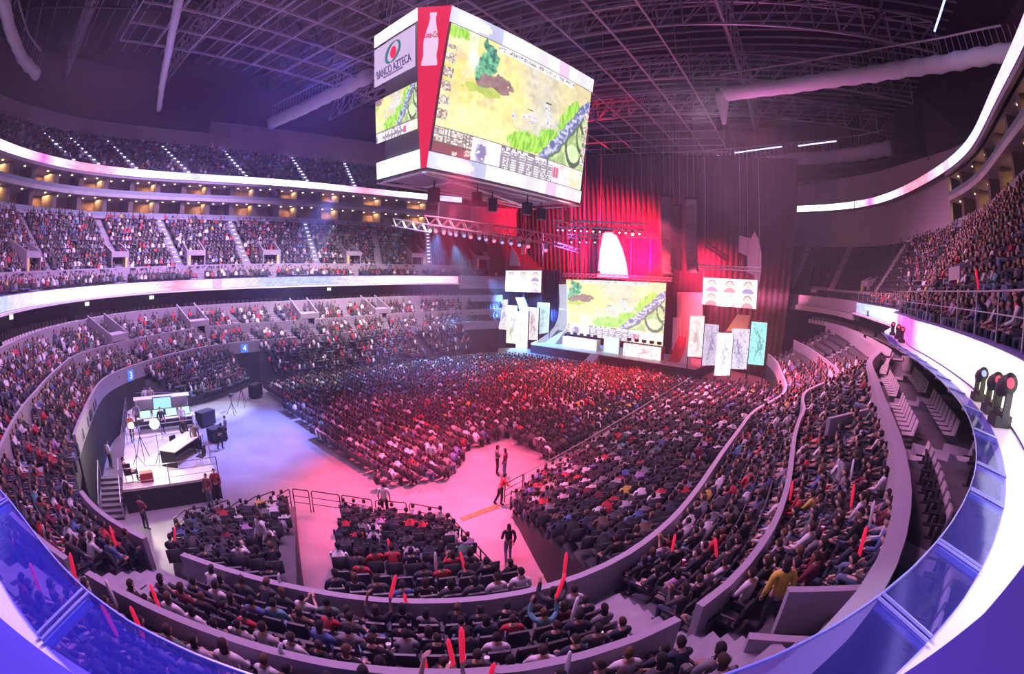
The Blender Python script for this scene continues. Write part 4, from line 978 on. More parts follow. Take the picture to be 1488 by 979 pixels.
# drapes
def drape(px, k, nfold, m, name, label):
    (x0, y0), (x1, y1), (x2, y2), (x3, y3) = px; TL, TR, BR, BL = [on(x, y, k) for x, y in px]; mb = MB(); n = nfold*4
    for i in range(n+1):
        u = i/n; off = n3*.18*math.sin(u*nfold*2*PI); mb.v += [tuple(TL*(1-u)+TR*u+off), tuple(BL*(1-u)+BR*u+off)]
    for i in range(n): mb.f.append((2*i, 2*i+1, 2*i+3, 2*i+2))
    o = mb.build(name, m, None, True); prop(o, label, 'curtain'); so = o.modifiers.new('cloth_thickness', 'SOLIDIFY'); so.thickness = .03; return o
drape([(786, 392), (815, 392), (815, 500), (790, 500)], 6.4, 7, mat('blue_drape', (.12, .16, .34), .85), 'stage_curtain', 'blue-lit curtain beside the white end of the main screen')
drape([(716, 236), (1160, 232), (1128, 560), (736, 520)], 9.6, 60, M_curtain, 'backdrop_curtain', 'enormous dark curtain hanging behind the stage, glowing red in its middle')

# ------------------------------------------------------------------ hung lighting trusses and lamps
def moving_head(p, aim, m_light, label, group, s=1.0, body=M_black):
    p = np.array(p, float); t = thing('moving_head_light', label, 'stage light', p, group)
    d = np.array(aim, float)-p; d /= np.linalg.norm(d); q = Vector(d).to_track_quat('Z', 'Y').to_matrix()
    MB().box(p+[0, 0, -.08*s], (.36*s, .36*s, .16*s)).build('base', body, t)
    c = p-[0, 0, .5*s]
    mb = MB(); mb.tube(p+[.19*s, 0, -.12*s], c+[.19*s, 0, -.1*s], .045*s).tube(p-[.19*s, 0, .12*s], c-[.19*s, 0, .1*s], .045*s).tube(p+[.2*s, 0, -.16*s], p-[.2*s, 0, .16*s], .05*s); mb.build('yoke', body, t)
    MB().lathe([(.10*s, -.26*s), (.15*s, -.2*s), (.16*s, .05*s), (.13*s, .2*s), (.14*s, .24*s)], c, 12, q).build('head', body, t, True)
    MB().lathe([(.02*s, .235*s), (.12*s, .24*s), (.11*s, .265*s), (.02*s, .28*s)], c, 12, q).build('lens', m_light, t)
    return t
G_red = glow('red_lens', (1, .03, .05), 14); G_blue = glow('blue_lens', (.3, .5, 1), 9); G_white = glow('white_lens', (1, .85, .9), 16); G_hot = glow('hot_orange_lens', (1, .45, .2), 60); G_dim = glow('dim_blue_lens', (.3, .35, .9), 1.5)
za = 13.5
t = thing('lighting_truss', 'red-lit lighting truss crossing beneath the scoreboard', 'truss', on(716, 330, -12)); p0, p1 = on(620, 320, -14), on(815, 350, -9)
truss(t, p0, p1, 1.1, M_trred, step=.95, r=.10)
for u in (.1, .37, .63, .9): q = p0*(1-u)+p1*u; MB().tube(q, (q[0], q[1], 34), .025).build('hanging_cable', M_steel, t)
lamps = [(.03, G_blue), (.08, G_red), (.15, G_red), (.2, G_dim), (.25, G_dim), (.31, G_dim), (.36, G_red), (.43, G_dim), (.48, G_dim), (.545, G_red), (.6, G_dim), (.66, G_dim), (.72, G_dim), (.78, G_red), (.9, G_red)]
for i, (u, g) in enumerate(lamps):
    q = p0*(1-u)+p1*u; moving_head(q-[0, 0, .35], q+np.array([-8+random.uniform(-3, 3), -8+random.uniform(-3, 3), -7]), g, '%s moving-head lamp under the red-lit truss, %s from its outer end' % ('red glowing' if g is G_red else 'blue glinting', ORD[i]), 'moving-head lamps under the red-lit truss', 1.6, M_trblue)
t = thing('lighting_truss', 'short blue-lit truss end beside the red-lit truss', 'truss', on(600, 328, -15)); truss(t, on(573, 323, -16), on(624, 332, -14), .95, M_trblue, step=.8, r=.09)
zt2 = 14.6
t = thing('lighting_truss', 'far lighting truss studded with lamps near the glaring red lamp', 'truss', at(870, 328, zt2)); q0, q1 = on(807, 325, -1), on(938, 330, -1)
truss(t, q0, q1, .8, M_trblue, step=.8, r=.085)
for u in (.05, .35, .65, .95): q = q0*(1-u)+q1*u; MB().tube(q, (q[0], q[1], 34), .025).build('hanging_cable', M_steel, t)
for i in range(14):
    u = .03+i*.07; q = q0*(1-u)+q1*u; g = G_hot if i == 12 else (G_white if i in (6, 11, 13, 10) else (G_blue if i < 8 else G_red))
    moving_head(q-[0, 0, .35], CAM+np.array([2, 2, 0]) if i == 12 else q+np.array([-6, -3+random.uniform(-3, 3), -5]), g, ('glaring orange-red lamp on the far truss that faces the crowd' if i == 12 else 'small lamp on the far truss, %s from its blue end' % ORD[i]), 'lamps on the far truss', 1.2 if i == 12 else .8)
t = thing('lighting_truss', 'lower second truss with blue lamps under the far truss', 'truss', on(850, 343, 1)); r0, r1 = on(826, 343, 1), on(875, 343, 1); truss(t, r0, r1, .5, M_trblue)
for i, u in enumerate((.1, .35, .55, .8)): q = r0*(1-u)+r1*u; moving_head(q-[0, 0, .3], q+np.array([-6, -2, -6]), G_blue, 'blue lamp on the lower second truss, %s along' % ORD[i], 'blue lamps on the lower second truss', .8)
t = thing('lighting_truss', 'dim reddish truss end near the loudspeaker columns', 'truss', on(940, 342, 1)); truss(t, on(908, 341, 1), on(957, 343, 1), .5, M_trred)
t = thing('lighting_truss', 'dark sloping truss beside the loudspeaker columns', 'truss', on(1040, 368, 3)); truss(t, on(1025, 354, 3), on(1057, 376, 3), .5, M_dark)
t = thing('lighting_truss', 'blue-lit truss stub hanging below the end of the red truss', 'truss', on(820, 360, 2)); truss(t, on(807, 354, 2), on(840, 364, 2), .5, M_trblue)
# loudspeaker columns
M_pa = mat('loudspeaker_grey', (.20, .16, .19), .6)
def array(xt, yt, xb, yb, k, n, wpx, label, curve):
    T, B = on(xt, yt, k), on(xb, yb, k); t = thing('loudspeaker_column', label, 'loudspeaker', T); wv = 1.25
    B[:2] = T[:2]
    for i in range(n):
        f = i/n; z = T[2]+(B[2]-T[2])*(i+.5)/n; h = abs(B[2]-T[2])/n*.94; tilt = curve*f*f
        M = Matrix.Rotation(hs, 3, 'Z') @ Matrix.Rotation(tilt*.9, 3, 'Y')
        c = T+n3*(-1)*(-curve*1.8*f**3); MB().box((c[0], c[1], z), (.8, wv, h), M=M).build('cabinet', M_pa, t)
    for s in (-.4, .4): MB().tube(T+s3*s, (T[0]+s3[0]*s, T[1]+s3[1]*s, 33), .03).build('hanging_chain', M_steel, t)
    MB().box(T+[0, 0, .1], (.9, 1.3, .18), hs).build('bumper_frame', M_dark, t)
    return t
array(969, 287, 978, 397, .5, 14, 17, 'tall hanging loudspeaker column lit red, next to the red lamp glare', .5)
array(983, 300, 984, 392, 2.5, 12, 8, 'narrow dark loudspeaker column between two larger ones', .2)
array(1004, 290, 1000, 394, 1.0, 13, 18, 'dark hanging loudspeaker column curving under at its foot', .7)

# ------------------------------------------------------------------ roof: suspended grid, girders, rolled fabric
def lattice():
    zg = 31.0; m = M_steel
    X = np.arange(-20, 60, 3.6); Y = np.arange(-9.5, 24, 3.6)
    t = thing('ceiling_grid', 'pale rectangular steel grid suspended over the stage end of the hall', 'steel grid', (0, 0, zg))
    for y in Y: MB().box(((X[0]+X[-1])/2, y, zg), (X[-1]-X[0], .16, .20)).build('long_beam', m, t)
    for x in X: MB().box((x, (Y[0]+Y[-1])/2, zg), (.13, Y[-1]-Y[0], .16)).build('cross_beam', m, t)
    for y in Y[::2]:
        for x in X[::2]: MB().tube((x, y, zg), (x, y, zg+7), .04, 4).build('hanger_rod', m, t)
lattice()
def girder(p, q, h, label, m=M_steel, step=2.6, r=.14):
    p = np.array(p, float); q = np.array(q, float); L = np.linalg.norm(q-p); k = max(3, round(L/step)); t = thing('roof_girder', label, 'roof truss', p)
    d = (q-p)/L; sd = np.cross(d, [0, 0, 1.0]); sd /= np.linalg.norm(sd)
    top = []; bot = []
    for i in range(k+1):
        f = i/k; c = p+(q-p)*f; arch = math.sin(f*PI)*L*.03; top.append(c+[0, 0, h+arch]); bot.append(c+[0, 0, arch])
    MB().path(bot, r, 5).build('bottom_chord', m, t)
    for s in (-.7, .7): MB().path([c+sd*s for c in top], r*.8, 5).build('top_chord', m, t)
    mb = MB()
    for i in range(k):
        for s in (-.7, .7):
            mb.tube(bot[i], top[i]+sd*s, r*.5, 4).tube(top[i]+sd*s, bot[i+1], r*.5, 4)
        mb.tube(top[i]-sd*.7, top[i]+sd*.7, r*.4, 4).tube(top[i]-sd*.7, top[i+1]+sd*.7, r*.4, 4)
    mb.build('web_members', m, t)
    return t
for i, x in enumerate((-24, -10, 4, 18, 32, 46)): girder((x, -36, 34.2), (x, 42, 34.2), 3.2, 'deep steel roof girder spanning the hall, %s from the near end' % ORD[i], M_steel if i != 2 else M_dark)
for i, y in enumerate((-30, -14, 26)): girder((-34, y, 34.6), (52, y, 34.6), 2.6, 'long steel roof girder running towards the stage, %s' % ['over the near side stands', 'at the edge of the suspended grid', 'over the far side stands'][i], M_dark if i != 1 else M_steel)
# purlins under the roof deck
t = thing('roof_purlins', 'thin parallel steel purlins under the dark roof deck', 'roof steel', (0, 0, 38.3))
for i, x in enumerate(np.arange(-34, 58, 1.9)):
    if i < 60: MB().box((x, 2, 39.2), (.14, 82, .22)).build('purlin', M_steel, t)
def roll(pts, r, label, tail=None, seg=40, m=M_fabric, rods=True):
    """a rolled fabric blind hanging from short rods"""
    P = np.array(pts, float); d = np.linalg.norm(P[1:]-P[:-1], axis=1); S = np.concatenate([[0], np.cumsum(d)]); s = np.linspace(0, S[-1], seg)
    Q = np.stack([np.interp(s, S, P[:, i]) for i in range(3)], 1); mb = MB(); n = 12
    t = thing('rolled_blind', label, 'rolled fabric', Q[0])
    for i, q in enumerate(Q):
        dd = Q[min(i+1, seg-1)]-Q[max(i-1, 0)]; dd /= np.linalg.norm(dd); sd = np.cross(dd, [0, 0, 1.0]); sd /= np.linalg.norm(sd); up = np.cross(sd, dd); rr = r*(1+.07*math.sin(i*1.9)+.05*math.sin(i*4.3))
        for k in range(n): a = k*TAU/n; mb.v.append(tuple(q+sd*rr*.8*math.cos(a)+up*rr*math.sin(a)*(1.15 if math.sin(a) < 0 else 1)))
    for i in range(seg-1):
        for k in range(n): mb.f.append((i*n+k, i*n+(k+1) % n, (i+1)*n+(k+1) % n, (i+1)*n+k))
    mb.f += [tuple(range(n-1, -1, -1)), tuple((seg-1)*n+k for k in range(n))]
    mb.build('fabric_roll', m, t, True)
    if rods:
        mb = MB()
        for i in range(0, seg): mb.tube(Q[i], Q[i]+[0, 0, r+1.6], .04, 4)
        mb.tube
        mb.path([q+[0, 0, r+1.6] for q in Q[::3]], .12, 4); mb.build('hanger_rail', M_steel, t)
    if tail is not None:
        mb = MB(); q = Q[0]; prof = [(r*1.0, 0), (r*.95, -.6), (r*.75, -1.6), (r*.5, -2.6), (r*.3, -3.4)]
        mb.lathe([(a, b*tail) for a, b in prof], q, 10); mb.build('hanging_tail', m, t, True)
    return t
zr = 31.0
roll([at(x, y, zr) for x, y in ((1049, 137), (1150, 124), (1260, 108), (1370, 92), (1486, 72))], .78, 'long thick white rolled blind with a drooping end under the roof', tail=1.0, seg=48)
roll([at(x, y, zr) for x, y in ((1145, 231), (1200, 228), (1250, 222), (1296, 214))], 1.0, 'lilac rolled blind above the suspended end of the upper ribbon', seg=26)
roll([at(x, y, zr) for x, y in ((988, 240), (1060, 236), (1145, 231))], .75, 'thin lilac rolled blind continuing towards the loudspeakers', seg=26)
roll([at(x, y, zr) for x, y in ((852, 250), (900, 245), (962, 243))], .7, 'thin pale rolled blind right behind the scoreboard', seg=22)
roll([at(x, y, zr) for x, y in ((394, 178), (440, 157), (490, 132), (538, 108))], .85, 'straight violet rolled blind pointing at the scoreboard', seg=30)
roll([at(x, y, zr) for x, y in ((262, -10), (254, 30), (244, 80), (236, 120), (231, 158))], .50, 'steep pale rolled blind crossing the dark roof', seg=30)
roll([at(x, y, zr) for x, y in ((2, -20), (14, 40), (32, 84), (54, 108))], .62, 'curved violet rolled blind in the near corner of the roof', seg=26)
t = thing('roof_light_tube', 'blue glowing tube among the roof girders', 'tube light', at(1370, 20, 33)); MB().tube(at(1374, -5, 33), at(1358, 45, 33), .10).build('tube', glow('blue_tube', (.2, .25, 1), 5), t)
for i, (a, b) in enumerate((((990, 231), (1045, 226)), ((1068, 222), (1136, 213)), ((1160, 212), (1215, 205)))):
    t = thing('roof_light_tube', 'blue-white light tube above the rolled blinds, %s from the loudspeakers' % ORD[i], 'tube light', at(*a, 29.6)); MB().tube(at(*a, 29.6), at(*b, 29.6), .09).build('tube', glow('blue_white_tube', (.45, .4, 1), 3), t)
bb = thing('hanging_banner', 'big black cloth hanging from the roof over the near side suites', 'banner', at(1340, 130, 30)); q = [at(1338, 140, 31), at(1402, 122, 31), at(1412, 205, 24.5), at(1350, 232, 24.5)]
MB().prism(q, (.1, .1, 0)).build('cloth', M_black, bb)
#PART4
# ------------------------------------------------------------------ sound and camera platform on the floor
cn = [at(178, 712, 1.25), at(318, 692, 1.25), at(266, 590, 1.25), at(186, 590, 1.25)]
pf = thing('control_platform', 'brightly lit control platform with pale deck and dark skirt among the crowd', 'platform', (cn[0][0], cn[0][1], 0))
lo = [np.array([p[0], p[1], 0]) for p in cn]
MB().hexa(lo+[p-[0, 0, .12] for p in cn]).build('skirt', M_black, pf)
MB().hexa([p-[0, 0, .12] for p in cn]+cn).build('deck', mat('cream_deck', (.62, .60, .52), .6, noise=.2, nscale=1.5), pf)
e1 = cn[1]-cn[0]; e2 = cn[3]-cn[0]; W1, L1 = np.linalg.norm(e1), np.linalg.norm(e2); e1 = e1/W1; e2 = e2/L1; pang = math.atan2(e1[1], e1[0])
def pp(u, v, z=0.0): 
    q = (cn[0]*(1-u)+cn[1]*u)*(1-v)+(cn[3]*(1-u)+cn[2]*u)*v; return np.array([q[0], q[1], 1.25+z])
for a, b, wh in ((pp(0, 0), pp(1, 0), 'across the near edge of the control platform'), (pp(1, 0), pp(1, 1), 'along the floor side of the control platform'), (pp(.05, .42), pp(1, .48), 'across the middle of the control platform'), (pp(0, 1), pp(1, 1), 'across the far edge of the control platform'), (pp(0, .3), pp(0, 1), 'along the wall side of the control platform')):
    railing('platform_railing', 'thin pale three-bar railing '+wh, [a, b], 1.05, M_railpale, posts=2.2, bars=(1.0, .66, .33), r=.022)
s0, s1 = at(147, 692, 1.15), at(176, 690, 1.15); b0, b1 = at(150, 757, 0), at(182, 755, 0)
steps('platform_stairs', 'grey stairs with side rails leading up to the control platform', b0, b1, s0, s1, 8, M_conc_dark, M_railpale)
def table(name, label, c, lx, ly, h, rz, top_m, body_m, cat='desk'):
    t = thing(name, label, cat, c); M = Matrix.Rotation(rz, 3, 'Z'); o = lambda x, y, z: (c[0]+(M@Vector((x, y, 0)))[0], c[1]+(M@Vector((x, y, 0)))[1], c[2]+z)
    MB().box(o(0, 0, h), (lx, ly, .06), rz).build('table_top', top_m, t)
    MB().box(o(0, ly*.42, h*.5), (lx*.96, .04, h-.06), rz).build('front_panel', body_m, t)
    for sx in (-1, 1): MB().box(o(sx*lx*.46, 0, h*.5), (.05, ly*.86, h-.06), rz).build('side_panel', body_m, t)
    return t, o
M_cream = mat('cream_laminate', (.75, .70, .55), .5)
tb, o = table('presenter_desk', 'cream presenter desk with a screen on its front at the far end of the platform', pp(.62, .90), 4.6, 1.0, 1.1, pang, M_cream, M_cream)
t = thing('television', 'blue glowing television standing before the cream presenter desk', 'television', pp(.62, .80)); c = pp(.62, .80, 1.0)
MB().box(c, (1.5, .08, .9), pang).build('housing', M_black, t); MB().box(c-e2*.05, (1.4, .02, .8), pang).build('screen', glow('blue_screen', (.25, .5, 1.0), 1.6), t); MB().box(pp(.62, .80, .3), (.5, .4, .6), pang).build('stand', M_dark, t)
tb, o = table('mixing_desk', 'long pale mixing desk angled on the near half of the platform', pp(.72, .22), 3.2, 1.2, .95, pang+.9, M_cream, M_black)
t = thing('equipment_case', 'red equipment case on the near edge of the platform', 'case', pp(.27, .04)); MB().box(pp(.27, .05, .22), (.75, .5, .4), pang, ).build('body', mat('red_case', (.5, .05, .04), .5), t, bevel=.03); MB().box(pp(.27, .05, .44), (.75, .5, .05), pang).build('lid', mat('red_case', (.5, .05, .04), .5), t)
def lamp_stand(p, label, e, s=.16):
    t = thing('studio_lamp', label, 'lamp', p); p = np.array(p)
    for k in range(3): a = k*TAU/3; MB().tube(p+[math.cos(a)*.45, math.sin(a)*.45, 0], p+[0, 0, .7], .02, 5).build('leg', M_dark, t)
    MB().tube(p+[0, 0, .6], p+[0, 0, 2.1], .02, 6).build('pole', M_dark, t)
    d = CAM-(p+[0, 0, 2.3]); d /= np.linalg.norm(d); d[2] = -.1; q = Vector(d).to_track_quat('Z', 'Y').to_matrix()
    MB().lathe([(s*.5, -.18), (s*1.3, 0), (s*1.4, .02)], p+[0, 0, 2.3], 12, q).build('lamp_head', M_black, t); MB().lathe([(s*.2, .02), (s*1.25, .03), (s*1.2, .05), (s*.2, .06)], p+[0, 0, 2.3], 12, q).build('lens', glow('lamp_lens', (1, .95, .8), e), t)
    l = bpy.data.lights.new('studio_lamp_light', 'POINT'); l.energy = 220; l.color = (1, .9, .7); l.shadow_soft_size = .2; lo_ = bpy.data.objects.new('studio_lamp_light', l); COL.objects.link(lo_); lo_.location = Vector(p+[0, 0, 2.3])+Vector(d)*.35
    return t
pl1 = at(224, 614, 3.6); pl1 = np.array([pl1[0], pl1[1], 1.25]); pl2 = at(191, 622, 3.4); pl2 = np.array([pl2[0], pl2[1], 1.25])
lamp_stand(pl1, 'brightest studio lamp glaring in the middle of the control platform', 90, .22); lamp_stand(pl2, 'smaller glaring studio lamp near the wall side of the platform', 60, .13)
tb, o = table('monitor_desk', 'desk with greenish lit screens behind the glaring studio lamp', pp(.62, .60), 4.2, .9, .8, pang, M_cream, M_dark)
t = thing('screen_bank', 'row of pale green lit monitors on the desk by the studio lamp', 'monitors', pp(.62, .60, .83)); 
for k in range(4):
    c = pp(.62, .60, 1.12)+e1*(k-1.5)*.95; f = MB().box(c, (.85, .07, .55), pang).build('monitor', M_black, t); g = MB().box(c-e2*.045, (.78, .02, .48), pang).build('lit_panel', glow('green_screen', (.55, .95, .75), 1.1), None); g.parent = f
# floor gear beside the platform
def case(p, sx, sy, sz, rz, label, m=M_black):
    t = thing('flight_case', label, 'case', p); MB().box((p[0], p[1], p[2]+sz*.5+.1), (sx, sy, sz), rz).build('body', m, t, bevel=.02)
    MB().box((p[0], p[1], p[2]+sz+.12), (sx*1.01, sy*1.01, .06), rz).build('lid', M_dark, t)
    for a in (-1, 1):
        for b in (-1, 1): MB().tube((p[0]+a*sx*.35, p[1]+b*sy*.35, p[2]), (p[0]+a*sx*.35, p[1]+b*sy*.35, p[2]+.1), .06).build('caster', M_dark, t)
case(at(300, 618, 0), 1.4, .9, 1.0, .3, 'tall black flight case beside the platform corner next to the blue light'); case(at(316, 640, 0), 1.2, .8, .8, .2, 'low black flight case behind the standing crew by the platform'); case(at(372, 577, 0), 1.3, .8, 1.1, .5, 'black flight case alone on the blue-lit floor near the seats')
def tripod(p, label, h=1.5):
    t = thing('camera_tripod', label, 'tripod', p); p = np.array(p)
    for k in range(3): a = k*TAU/3+.4; MB().tube(p+[math.cos(a)*.5, math.sin(a)*.5, 0], p+[0, 0, h*.7], .025, 5).build('leg', M_black, t)
    MB().tube(p+[0, 0, h*.65], p+[0, 0, h], .03).build('column', M_black, t); MB().box(p+[0, 0, h+.15], (.45, .2, .25), .7).build('camera_body', M_black, t); MB().tube(p+[.15, .1, h+.15], p+[.45, .35, h+.15], .07, 8).build('lens', M_dark, t)
tripod(at(353, 590, 0), 'camera tripod standing on the blue-lit floor beside the flight case', 2.2); tripod(at(338, 602, 0), 'thin tripod on the blue-lit floor nearest the platform', 1.4); tripod(pp(.25, .25), 'tall tripod with camera on the near half of the control platform', 1.9)
# suite dividers, warm lamps, wall signs
n_ = 0
M_div = mat('suite_divider', (.10, .07, .07), .7); M_warm = glow('warm_downlight', (1.0, .66, .30), 6)
for lvl, (z0, z1) in enumerate(((17.75, 19.85), (20.25, 22.0))):
    A = list(np.arange(SU0+R_(2), SU1, R_(5.2)))+list(np.arange(R_(245), SV1, R_(5.2)))
    for j, a in enumerate(A):
        p = rp(rA, a, .1+.5*lvl*0); h = rn(rA, a); t_ = np.array([-h[1], h[0]])*.32; q = p+h*2.4
        struct('wall_suite_divider', MB().hexa([P3(p-t_, z0), P3(p+t_, z0), P3(q+t_, z0), P3(q-t_, z0), P3(p-t_, z1), P3(p+t_, z1), P3(q+t_, z1), P3(q-t_, z1)]), M_div)
        for k in (1, 2):
            nl_ = 2*j+k; b = a+R_(5.2)*k/3; c = rp(rA, b, .5+.9*(k-1))
            o_ = MB().lathe([(.10, 0), (.13, .02), (.12, .05)], P3(c, z1-.08), 8).build('ceiling_light', M_warm); prop(o_, 'small warm ceiling light inside the %s row of suites, %s along from the stage end' % (('lower', 'upper')[lvl], ordw(nl_)), 'ceiling light', 'warm ceiling lights of the %s suites' % ('lower', 'upper')[lvl])
    for b0, b1 in ((SU0, R_(150)), (R_(255), SV1)):
        for a in np.arange(b0, b1, R_(10.4)):
            p = rp(rA, a+R_(2.6), .6); l = bpy.data.lights.new('suite_light', 'AREA'); l.energy = 170; l.color = (1, .55, .22); l.size = 1.1
            lo_ = bpy.data.objects.new('suite_light', l); COL.objects.link(lo_); lo_.location = P3(rp(rA, a+R_(2.6), 1.7), z1-.12)
for a0, a1 in ((SU0, SU1), (SV0, SV1)):
    curved_wall('wall_suite_balustrade', rA, 17.72, 18.25, .05, a0, a1, mat('suite_balustrade', (.20, .24, .32), .3), -.1)
    curved_wall('wall_suite_balustrade', rA, 20.25, 20.7, .05, a0, a1, mat('suite_balustrade', (.20, .24, .32), .3), -.35)
def wall_sign(px, py, f, z, body, w_, h_, label, bg, fg, es=1.2):
    P = at(px, py, z); a = math.atan2(P[1]-O2[1], P[0]-O2[0]); p = rp(f, a, -.14); h = rn(f, a); ux_ = np.array([h[1], -h[0], 0]); c = np.array([p[0], p[1], z])
    t = thing('wall_sign', label, 'sign', c); n_in = np.array([-h[0], -h[1], 0.0]); up = np.array([0, 0, 1.0])
    MB().prism([c-ux_*w_/2-up*h_/2, c+ux_*w_/2-up*h_/2, c+ux_*w_/2+up*h_/2, c-ux_*w_/2+up*h_/2], n_in*.05).build('board', bg, t)
    g = txt('lettering', body, h_*.95, (0, 0, 0), -ux_ if np.dot(np.cross(ux_, up), n_in) < 0 else ux_, up, fg, None, .01); g.parent = t
    M = g.matrix_basis.copy(); M.translation = Vector(n_in*.09); g.matrix_basis = M
M_signblue = mat('blue_sign', (.05, .16, .55), .5, emit=(.06, .22, .8), es=.8); M_signwhite = mat('white_lettering', (.9, .9, .95), .5, emit=(.9, .9, 1), es=.9)
wall_sign(164, 545, rD, 3.75, '3', .75, .8, 'blue wall sign reading 3 behind the control platform', M_signblue, M_signwhite)
wall_sign(321, 502, rD, 3.75, '4', .75, .8, 'blue wall sign reading 4 over the far stand entrance', M_signblue, M_signwhite)
# exit signs under the middle balcony
for i, (x, y) in enumerate(((15, 449), (124, 435), (212, 427), (483, 415))):
    a, z = hit(x, y, rL, 2.5); p = rp(rL, a, 2.4); t = thing('exit_sign', 'small glowing pale green exit sign under the balcony, %s from the near end' % ORD[i], 'sign', P3(p, 8.7), 'exit signs under the middle balcony'); h = rn(rL, a)
    MB().box(P3(p, 8.75), (.08, .55, .34), math.atan2(h[1], h[0])).build('lit_box', glow('pale_green_sign', (.75, 1.0, .75), 1.6), t); MB().tube(P3(p, 8.9), P3(p, 9.2), .02).build('bracket', M_dark, t)

# moving lamps on the ledge beside the near ribbon
G_ledge = glow('ledge_red_lens', (1.0, .04, .08), 2.2)
LG = [((1403, 578), .9, G_dim), ((1434, 600), 1.0, G_red), ((1462, 622), 1.15, G_red), ((1438, 660), .8, G_red), ((1459, 680), .75, G_red), ((1306, 488), .9, G_red), ((1318, 494), .9, G_red), ((1328, 500), .9, G_red), ((1271, 460), .7, G_red)]
for i, ((x, y), s, g) in enumerate(LG[:3]+LG[5:]):
    P = at(x, y, 9.37); a = math.atan2(P[1]-O2[1], P[0]-O2[0]); q = rp(rL, a, .2)
    t = thing('ledge_moving_light', '%s moving-head lamp standing on the white ledge before the ribbon' % (['yellow-tinted far', 'middle red-eyed', 'nearest blue-black', 'magenta first-of-cluster', 'magenta middle-of-cluster', 'magenta last-of-cluster', 'small lone magenta'][i]), 'stage light', P3(q, 9.37), 'moving lamps standing on the ledge')
    q3 = np.array([q[0], q[1], 9.37]); k = .42*s
    MB().box(q3+[0, 0, .09*k*2], (.75*k, .75*k, .36*k)).build('base', M_dark, t)
    MB().box(q3+np.array([.42*k, 0, .85*k]), (.12*k, .3*k, 1.1*k)).box(q3+np.array([-.42*k, 0, .85*k]), (.12*k, .3*k, 1.1*k)).box(q3+np.array([0, 0, .42*k]), (.95*k, .34*k, .14*k)).build('yoke', M_dark, t)
    d = Vector((-.80, .10, .25)).normalized().to_track_quat('Z', 'Y').to_matrix()
    MB().lathe([(.12*k, -.55*k), (.30*k, -.45*k), (.34*k, 0), (.30*k, .35*k), (.33*k, .5*k)], q3+[0, 0, 1.25*k], 14, d).build('head', M_dark, t, True); MB().lathe([(.03*k, .5*k), (.17*k, .52*k), (.03*k, .56*k)], q3+[0, 0, 1.25*k], 12, d).build('lens', G_ledge if g is G_red else g, t)

# ------------------------------------------------------------------ people
def body_mesh(name, J, bones, R):
    """one continuous skin grown over a skeleton; J joints, R radii"""
    keys = list(J); me = bpy.data.meshes.new(name); me.from_pydata([J[k] for k in keys], [(keys.index(a), keys.index(b)) for a, b in bones], [])
    o = bpy.data.objects.new(name, me); COL.objects.link(o); o.modifiers.new('s', 'SKIN')
    sv = me.skin_vertices[0].data
    for i, k in enumerate(keys):
        r = R.get(k, .04); sv[i].radius = (r, r) if not isinstance(r, tuple) else r; sv[i].use_root = (k == 'pelvis')
    s = o.modifiers.new('d', 'SUBSURF'); s.levels = 1; s.render_levels = 1
    dg = bpy.context.evaluated_depsgraph_get(); bpy.context.view_layer.update(); dg = bpy.context.evaluated_depsgraph_get()
    m2 = bpy.data.meshes.new_from_object(o.evaluated_get(dg)); bpy.data.objects.remove(o); m2.name = name; return m2
def head_bm(c, yaw, pitch, hair_scale=None):
    """head with brow, nose, lips and ears; returns verts, faces (forward is +Y)"""
    vs, fs = [], []; nu, nv = 14, 11; M = Matrix.Rotation(yaw, 3, 'Z') @ Matrix.Rotation(pitch, 3, 'X')
    for j in range(nv+1):
        th = PI*j/nv
        for i in range(nu):
            ph = TAU*i/nu; x = math.sin(th)*math.sin(ph); y = math.sin(th)*math.cos(ph); z = math.cos(th)
            X, Y, Z = x*.074, y*.094, z*.118
            if z < 0: X *= 1-.28*(-z); Y = Y*(1-.12*(-z)) if y > 0 else Y*(1-.35*(-z))
            if hair_scale is None and y > .3:
                f = max(0, 1-abs(x)/.28)
                if -.35 < z < .15: Y += .020*f*(1-abs(z+.15)/.3)
                if abs(z-.12) < .12 and .2 < abs(x) < .55: Y -= .010
                if -.62 < z < -.42: Y += .006*f
            if hair_scale is None and abs(x) > .9 and abs(z) < .25 and abs(y) < .35: X *= 1.16
            if hair_scale is not None:
                k = hair_scale
                X *= 1.13; Y *= 1.10; Z *= 1.10; Y -= .010
            v = M @ Vector((X, Y, Z)); vs.append((v[0]+c[0], v[1]+c[1], v[2]+c[2]))
    for j in range(nv):
        for i in range(nu): 
            fs.append((j*nu+i, (j+1)*nu+i, (j+1)*nu+(i+1) % nu, j*nu+(i+1) % nu))
    return vs, fs, (nu, nv, M)
